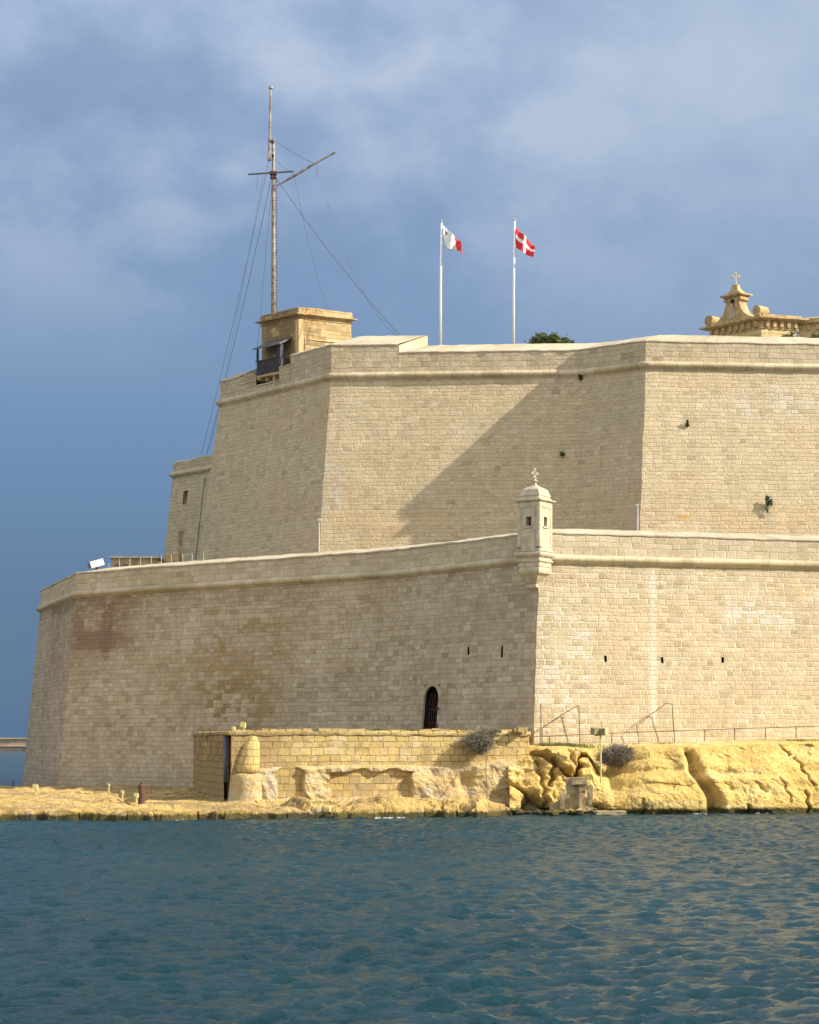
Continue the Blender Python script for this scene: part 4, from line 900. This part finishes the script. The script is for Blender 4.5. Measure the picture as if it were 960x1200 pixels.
# ------------------------------------------------------------------ railings
rl = thing('railing', 'thin rusty railing along the rock edge at the foot of the sunlit wall', 'railing', P(700, 868, 109.5))
Yr = lambda x: 109.5+(x-630)*.010
ryy = lambda x: np.interp(x, [620, 760, 1000], [863.5, 857.5, 849.5])
mb = MB(); mb.tube([P(x, ryy(x), Yr(x)) for x in (618, 644, 680, 717, 747, 791, 826, 861, 897, 933, 975)], .022, 6); mb.build('rail', M_['rail'], rl)
for x in (618, 644, 717, 826, 861, 897, 933, 969):
    a = P(x, ryy(x), Yr(x)); mb = MB(); mb.tube([(a[0], a[1], 3.2), a], .026, 6); mb.build('post', M_['rail'], rl)
for pts_, lb in (([(634, 876), (634, 825)], None), ([(635.5, 873), (635.6, 853), (656, 839), (677.6, 826.5), (678.5, 828), (680, 876)], 'bent iron handrail against the wall just right of the shaded corner'), ([(749, 872), (746, 851), (762, 838), (780, 824.5), (787.5, 824.5), (791, 874)], 'bent iron handrail against the sunlit wall, further right than its twin')):
    mb = MB(); mb.tube([P(x, y, 110.6+(x-630)*.012) for x, y in pts_], .026, 6)
    if lb: tag(mb.build('handrail', M_['rail'], None, origin=tuple(map(float, P(pts_[0][0], pts_[0][1], 110.6)))), lb, 'handrail', 'bent handrails')
    else: tag(mb.build('iron_post', M_['rail'], None, origin=tuple(map(float, P(634, 876, 110.6)))), 'straight iron post at the foot of the corner below the sentry box', 'post')
fr_ = thing('railing', 'row of short thin posts along the left coping above the stained wall', 'railing', P(200, 660, 134))
inn3 = offset(LOW, -2.9)
prev = None
for i in range(10):
    x = 128+12.3*i; best = None
    for k in range(1, len(inn3)-1):
        a, b = inn3[k], inn3[k+1]
        for f in np.linspace(0, 1, 60):
            p = a*(1-f)+b*f; pxx = CX+p[0]*F/p[1]
            if best is None or abs(pxx-x) < best[0]: best = (abs(pxx-x), p)
    p = best[1]; mb = MB(); mb.tube([(p[0], p[1], ZF+.3), (p[0], p[1], ZF+1.15)], .02, 5); mb.build('post', M_['pgrey'], fr_)
    prev = p
# grey service poles above the lower parapet
for x, y0, y1, Y, r, lb in ((374, 609, 660, 129.5, .05, 'thin grey pole standing behind the parapet left of the diagonal shadow'), (747, 592, 640, 122, .06, 'short grey pole standing behind the parapet by the upper bastion corner')):
    mb = MB(); mb.tube([P(x, y1, Y), P(x, y0, Y)], r, 8); mb.box(P(x, y0, Y), (.2, .16, .16)); tag(mb.build('service_pole', M_['pgrey'], None, origin=tuple(map(float, P(x, y1, Y)))), lb, 'pole', 'grey service poles')

# ------------------------------------------------------------------ lamps and small things
lp = thing('post_lamp', 'twin floodlight on a tall thin post in the rocks by the wide dry bush', 'lamp', P(704.5, 915, 103.2))
mb = MB(); mb.tube([P(704.3, 918, 103.2), P(703.8, 861, 103.2)], .05, 8); mb.build('post', M_['lampy'], lp)
for x, rz, mt in ((698, .5, 'lampd'), (707, -.6, 'lampy')):
    c = P(x, 857, 103.2); mb = MB(); mb.box(c, (.42, .3, .36), rz, .15); h_ = mb.build('floodlight', M_[mt], lp); mb = MB(); mb.box(c+np.array((-.16*math.sin(-rz), -.17, -.02)), (.36, .03, .3), rz, .15); mb.build('glass', M_['lampd'], h_)
mb = MB(); mb.tube([P(697, 862, 103.2), P(711, 861, 103.2)], .03, 6); mb.build('bracket', M_['lampd'], lp); mb = MB(); mb.tube([P(706, 855, 103.2), P(705, 846, 103.2)], .03, 5); mb.build('aerial', M_['lampd'], lp)
def flood(px, y_top, y_bot, z, s, lb, Yfix=None):
    b = ground_pt(px, y_bot, z) if Yfix is None else P(px, y_bot, Yfix); Y = b[1]; t = thing('floodlight', lb, 'lamp', b, 'small shore floodlights'); tp = P(px, y_top, Y)
    mb = MB(); mb.tube([b-(0, 0, .1), (tp+b)/2, tp-(0, 0, s*.6)], [.05, .045, .04], 6); mb.build('post', M_['lampy'], t)
    mb = MB()
    q = [(-.55, .5), (-.5, -.4), (.5, -.65), (.55, .55), (.1, .7)]
    fr = [(tp[0]-.1*s+x*s*.55, Y-.22*s, tp[2]-.35*s+zz_*s*.6) for x, zz_ in q]; bk = [(x+.05, Y+.22*s, zz_-.05) for x, _, zz_ in fr]; n_ = 5
    mb.add(fr+bk, [tuple(range(5)), (9, 8, 7, 6, 5)]+[(i, 5+i, 5+(i+1) % 5, (i+1) % 5) for i in range(5)]); mb.build('housing', M_['lampy'], t)
flood(42, 919, 934, .66, .42, 'yellowish floodlight on a short post, far left on the rock shelf'); flood(143.5, 926, 939, .68, .2, 'small floodlight on the shelf, left of the one touching the rusty bollard')
flood(160, 929, 942, .68, .28, 'small floodlight right beside the rusty bollard'); flood(127.5, 918, 929, .68, .18, 'tiny floodlight on the shelf close to the shaded wall')
flood(285.3, 846, 858, 4.0, .40, 'larger floodlight on top of the low wall above the buttress', 101.8); flood(274, 851, 858, 4.0, .26, 'smaller floodlight on top of the low wall, left of its larger neighbour', 102.2)
c = ground_pt(166, 941.5, .68); bl = thing('bollard', 'rusty red-brown iron bollard standing on the rock shelf', 'bollard', c)
mb = MB(); zb_ = c[2]; mb.loft(lathe([(.2, zb_-.1), (.2, zb_+.04), (.155, zb_+.06), (.15, zb_+.4), (.155, zb_+.78), (.17, zb_+.8), (.17, zb_+.86), (.12, zb_+.9)], c, 20)); mb.build('post', M_['iron'], bl)
mb = MB(); mb.loft(lathe([(.05, zb_+.88), (.04, zb_+.95), (.06, zb_+.99), (.03, zb_+1.03)], c, 10)); mb.build('knob', M_['iron'], bl)
c = ground_pt(15, 922, .66); mb = MB(); mb.tube([c-(0, 0, .2), c+np.array((.06, 0, .42))], .06, 6); tag(mb.build('stake', M_['wire'], None, origin=tuple(map(float, c))), 'short dark stake at the far left edge of the rock shelf', 'stake')
# white tilted box on the coping
pw = P(113, 667, 140.0); wb = thing('searchlight', 'white box-shaped searchlight tilted on the left end of the coping', 'searchlight', pw)
mb = MB(); c = P(113.5, 660.5, 140.0); mb.box(c, (.92, .7, .44), .25, 0, -.30); mb.build('housing', M_['paint'], wb)
mb = MB(); mb.box(c+np.array((-.50, -.03, -.13)), (.12, .6, .34), .25, 0, -.30); mb.build('lens', M_['slate'], wb)
mb = MB(); mb.tube([pw-(0, 0, .35), c], .07, 6); mb.box(pw-(0, 0, .1), (.5, .3, .12)); mb.build('bracket', M_['rail'], wb)
# low buildings behind the left coping
lb_ = thing('low_building', 'low grey flat-roofed building behind the left coping', 'building', P(157, 668, 150))
mb = MB(); a = P(133, 657, 150); b = P(182, 655, 148); mb.box(((a[0]+b[0])/2, 151, 15.45), (b[0]-a[0], 4, 3.1)); mb.build('wall', M_['conc'], lb_)
mb = MB(); mb.box(((a[0]+b[0])/2, 151, 17.08), (b[0]-a[0]+.3, 4.4, .16)); mb.build('roof', M_['pgrey'], lb_)
for k in range(5): mb = MB(); mb.box((a[0]+.45+k*.6, 148.99, 16.25), (.32, .06, .6)); mb.build('window', M_['slate'], lb_)
st_ = thing('stone_shed', 'small brown stone shed with a curved top, between the low building and the rear bastion', 'building', P(192, 668, 147))
mb = MB(); a = P(182.5, 650, 147); b = P(199, 662, 147); r_ = [(a[0]+(b[0]-a[0])*k/10, 147.0, 15.9+.72*math.sin(math.pi*min(1, .25+k/10*.8))) for k in range(11)]
bt_ = [(q[0], 147.0, 14.1) for q in r_]; A_ = r_+bt_[::-1]; B_ = [(q[0], 149.5, q[2]) for q in A_]; n_ = len(A_)
mb.add(A_+B_, [tuple(range(n_)), tuple(range(2*n_-1, n_-1, -1))]+[(i, (i+1) % n_, n_+(i+1) % n_, n_+i) for i in range(n_)]); mb.build('wall', M_['conc'], st_)
sl = MB(); p0 = P(196, 646, 151); sl.box((p0[0]+.35, 152, 15.6), (1.1, 3, 3.6)); sl.build('rear_wall', M_['gold'], st_)

# ------------------------------------------------------------------ far breakwater
bw = thing('breakwater', 'distant low stone breakwater across the water at the left edge', 'breakwater', (-170, 866, 0))
M_['bwu'] = masonry('breakwater_upper', [(.42, .34, .26), (.50, .41, .31), (.38, .30, .23)], (.3, .24, .18), h=1.1, w=4, mw=.15, relief=.1)
M_['bwl'] = masonry('breakwater_lower', [(.12, .10, .09), (.18, .15, .13), (.22, .19, .16)], (.05, .04, .04), h=3, w=3.5, mw=.3, relief=.3)
def bigbox(nm, x0, x1, y0, y1, z0, z1, mat):
    mb = MB(); mb.loft([[(x0, y0, z), (x1, y0, z), (x1, y1, z), (x0, y1, z)] for z in (z0, z1)]); mb.build(nm, mat, bw)
bigbox('footing', -420, -60, 864, 900, -2, 1.9, M_['bwl']); bigbox('promenade', -420, -60, 867, 898, 1.9, 4.9, M_['bwu']); bigbox('parapet', -420, -60, 866.4, 869, 4.9, 5.6, M_['bwu'])

# ================================================================== SEA
xs = np.arange(-40, 40.01, .12); ys = np.arange(16, 113, .12); X, Y = np.meshgrid(xs, ys, indexing='ij')
Zw = np.zeros_like(X); Xd = np.zeros_like(X); Yd = np.zeros_like(X)
r2 = np.random.default_rng(5); wdir = R(-68)
for i in range(140):
    lam = .34*(1.5/.34)**(r2.random()**1.5); k = 2*math.pi/lam; th_ = wdir+r2.normal()*.5; kx, ky = k*math.cos(th_), k*math.sin(th_)
    amp = .0042*lam**.95*(1.3 if lam < .8 else .5); ph = r2.random()*6.283; arg = kx*X+ky*Y+ph
    Zw += amp*np.cos(arg); Xd -= .8*amp*math.cos(th_)*np.sin(arg); Yd -= .8*amp*math.sin(th_)*np.sin(arg)
gust = 1+.55*fbm(np.stack([X*.06, Y*.035, 0*X], -1), 2, 3)
fade = np.minimum(1, np.minimum(np.minimum((X+40)/4, (40-X)/4), np.minimum((Y-16)/2, (113-Y)/4)))
V = np.stack([X+Xd*fade, Y+Yd*fade, Zw*fade*gust], -1)
t = NT('sea_water'); pos = t('ShaderNodeNewGeometry').outputs['Position']
mp_ = t('ShaderNodeMapping', {0: pos}); mp_.inputs['Scale'].default_value = (1.05, 2.3, 1); mp_.inputs['Rotation'].default_value = (0, 0, .25)
w1 = t.noise(mp_.outputs[0], 4.6, 6, .72); w2 = t.noise(mp_.outputs[0], 11, 3, .6); w3 = t.noise(mp_.outputs[0], .5, 3, .5)
hh = t.M('ADD', t.M('ADD', w1, t.M('MULTIPLY', w2, .16)), t.M('MULTIPLY', w3, .25))
bp = t('ShaderNodeBump', {'Height': hh, 'Distance': .155, 'Strength': 1.0}); t.set(t.b.inputs['Normal'], bp)
cbig = t.noise(pos, .03, 3)
t.set(t.b.inputs['Base Color'], t.mix(t.ss(cbig, .4, .6), (.004, .038, .054), (.006, .048, .066))); t.b.inputs['Roughness'].default_value = .10; t.b.inputs['IOR'].default_value = 1.33
SEA = t.m
sea = grid_mesh('sea', V, SEA)
# flat remainder joined into the same mesh
me = sea.data; import bmesh
b = bmesh.new(); b.from_mesh(me)
for (x0, x1, y0, y1) in ((-6000, -40, -400, 9000), (40, 6000, -400, 9000), (-40, 40, -400, 16), (-40, 40, 112.95, 9000)):
    f_ = b.faces.new([b.verts.new(v) for v in ((x0, y0, 0), (x1, y0, 0), (x1, y1, 0), (x0, y1, 0))])
b.to_mesh(me); b.free(); sea['kind'] = 'structure'

M_['foam'] = plain('foam_white', (.55, .58, .57), .8, 0, .4, 9)
mb = MB()
for x0, x1, n in ((438, 474, 22), (208, 216, 4), (806, 830, 6), (884, 900, 3)):
    for _ in range(n):
        x = random.uniform(x0, x1); yy = float(np.interp(x, [0, 100, 200, 300, 400, 450, 500, 560, 600, 640, 800, 960], [92.5, 92, 92, 90, 90, 89, 88, 88, 86, 85, 84.5, 83.2])); Yf = 8640/yy-random.uniform(.1, .8)
        c = np.array(((x-CX)*Yf/F, Yf, .045)); k_ = 7; r0 = random.uniform(.025, .08); a0 = random.random()*6
        mb.add([c+np.array((0, 0, .03))]+[c+np.array((r0*random.uniform(.6, 1.7)*math.cos(a0+6.283*k/k_), r0*random.uniform(.4, .9)*math.sin(a0+6.283*k/k_), -.02)) for k in range(k_)], [(0, 1+k, 1+(k+1) % k_) for k in range(k_)])
o = mb.build('foam', M_['foam']); o['kind'] = 'stuff'
mb = MB()
def stone(c, r):
    import bmesh as bm_
    b_ = bm_.new(); bm_.ops.create_icosphere(b_, subdivisions=1, radius=1); q = np.array([v.co[:] for v in b_.verts]); f_ = [[v.index for v in f.verts] for f in b_.faces]; b_.free()
    q = q*np.array((r*random.uniform(.8, 1.4), r*random.uniform(.7, 1.2), r*random.uniform(.45, .8))); a = random.uniform(0, 6.28); ca, sa = math.cos(a), math.sin(a); q = np.stack([q[:, 0]*ca-q[:, 1]*sa, q[:, 0]*sa+q[:, 1]*ca, q[:, 2]], -1)
    q = jitter(q+np.array(c), r*.35, 1.2/r*.6); mb.add(q, f_)
for _ in range(230):
    x = random.choice([random.uniform(300, 560), random.uniform(300, 420), random.uniform(230, 300), random.uniform(60, 240)]); Yr_ = (random.uniform(99.2, 100.9) if x > 300 else random.uniform(101, 118))
    if x < 262 and random.random() < .4: continue
    stone(((x-CX)*Yr_/F, Yr_, .72), random.choice([.05, .07, .1, .16]) if x > 300 else random.choice([.04, .06, .1]))
for _ in range(60):
    x = random.uniform(600, 700); stone(((x-CX)*101.2/F, random.uniform(100.4, 101.4), .15), random.choice([.08, .12, .2]))
o = mb.build('rubble', M_['rock']); o['kind'] = 'stuff'
# ================================================================== WORLD, SUN, CAMERA
PHI = R(76.5); EL = R(33.0)
sd = Vector((math.sin(PHI)*math.cos(EL), -math.cos(PHI)*math.cos(EL), math.sin(EL)))
w = bpy.data.worlds.new('World'); sc.world = w; w.use_nodes = True; nt_ = w.node_tree; nd = nt_.nodes; lk = nt_.links; nd.clear()
class WT(NT):
    def __init__(s): s.t = nt_; s.n = nd; s.l = lk
t = WT(); out = t('ShaderNodeOutputWorld'); bg = t('ShaderNodeBackground')
sky = t('ShaderNodeTexSky', sky_type='NISHITA', sun_disc=False); sky.sun_elevation = EL; sky.sun_rotation = R(105)
tc = t('ShaderNodeTexCoord').outputs['Generated']; sp = t('ShaderNodeSeparateXYZ', {0: tc}); dx, dy, dz = sp.outputs
# cloud deck: planar projection gives flattened banks near the horizon
cv = t.comb(dx, t.M('ADD', dy, .37), t.M('MULTIPLY', dz, 1.45))
n1 = t.noise(cv, 6.5, 6, .52); n2 = t.noise(cv, 19, 6, .58)
deck = t.ramp(dz, [(0.0, (.085, .178, .335)), (.07, (.10, .195, .355)), (.16, (.18, .305, .51)), (.25, (.27, .39, .61)), (.34, (.42, .54, .76)), (.6, (.36, .47, .66)), (1, (.36, .46, .62))])
nn_ = t.M('ADD', t.M('MULTIPLY', n1, .68), t.M('MULTIPLY', n2, .32))
amt = t.M('MULTIPLY', t.ss(dz, .15, .32), t.ss(nn_, .45, .62)); deck = t.mix(t.M('MULTIPLY', amt, .72), deck, (.64, .73, .86))
amt2 = t.M('MULTIPLY', t.ss(dz, .1, .3), t.ss(nn_, .50, .36)); deck = t.mix(t.M('MULTIPLY', amt2, .45), deck, (.17, .275, .46))
right_ = t.M('MULTIPLY', t.ss(dx, -.06, .2), .35); deck = t.mix(right_, deck, (.31, .43, .63)); deck = t.mix(t.M('MULTIPLY', t.M('MULTIPLY', t.ss(dx, 0, .2), t.ss(dz, .16, .34)), .45), deck, (.60, .70, .83))
# unseen bright broken cloud behind the camera and overhead, added to lift shaded walls
back_ = t.ss(dy, .25, -.45); bright = t.mix(t.ss(nn_, .4, .6), (.42, .55, .78), (2.5, 2.32, 2.05)); deck = t.mix(t.M('MULTIPLY', back_, .85), deck, bright)
nish = t.mix(1, sky.outputs[0], (.085, .085, .085), 'MULTIPLY')
colr = t.mix(.12, deck, nish)
t.set(bg.inputs[0], colr); SKY_GAIN = .60; bg.inputs[1].default_value = SKY_GAIN; lk.new(bg.outputs[0], out.inputs[0])

sun = bpy.data.lights.new('sun', 'SUN'); sun.energy = 5.0; sun.angle = R(.6); sun.color = (1.0, .90, .74)
so = bpy.data.objects.new('sun', sun); COL.objects.link(so); so.rotation_euler = sd.to_track_quat('Z', 'Y').to_euler(); so.location = (60, 40, 80)
cam = bpy.data.cameras.new('camera'); co = bpy.data.objects.new('camera', cam); COL.objects.link(co); sc.camera = co
co.location = (0, 0, H); co.rotation_euler = (R(90), 0, 0)
cam.sensor_fit = 'VERTICAL'; cam.sensor_height = 24; cam.lens = 24*F/1200; cam.shift_y = (HY-600)/1200; cam.clip_end = 20000; cam.clip_start = .5
sc.view_settings.view_transform = 'Standard'; sc.view_settings.look = 'None'; sc.view_settings.gamma = 1; sc.view_settings.use_curve_mapping = False
sc.view_settings.exposure = .70
sc.cycles.max_bounces = 6; sc.cycles.diffuse_bounces = 3; sc.cycles.use_denoising = True
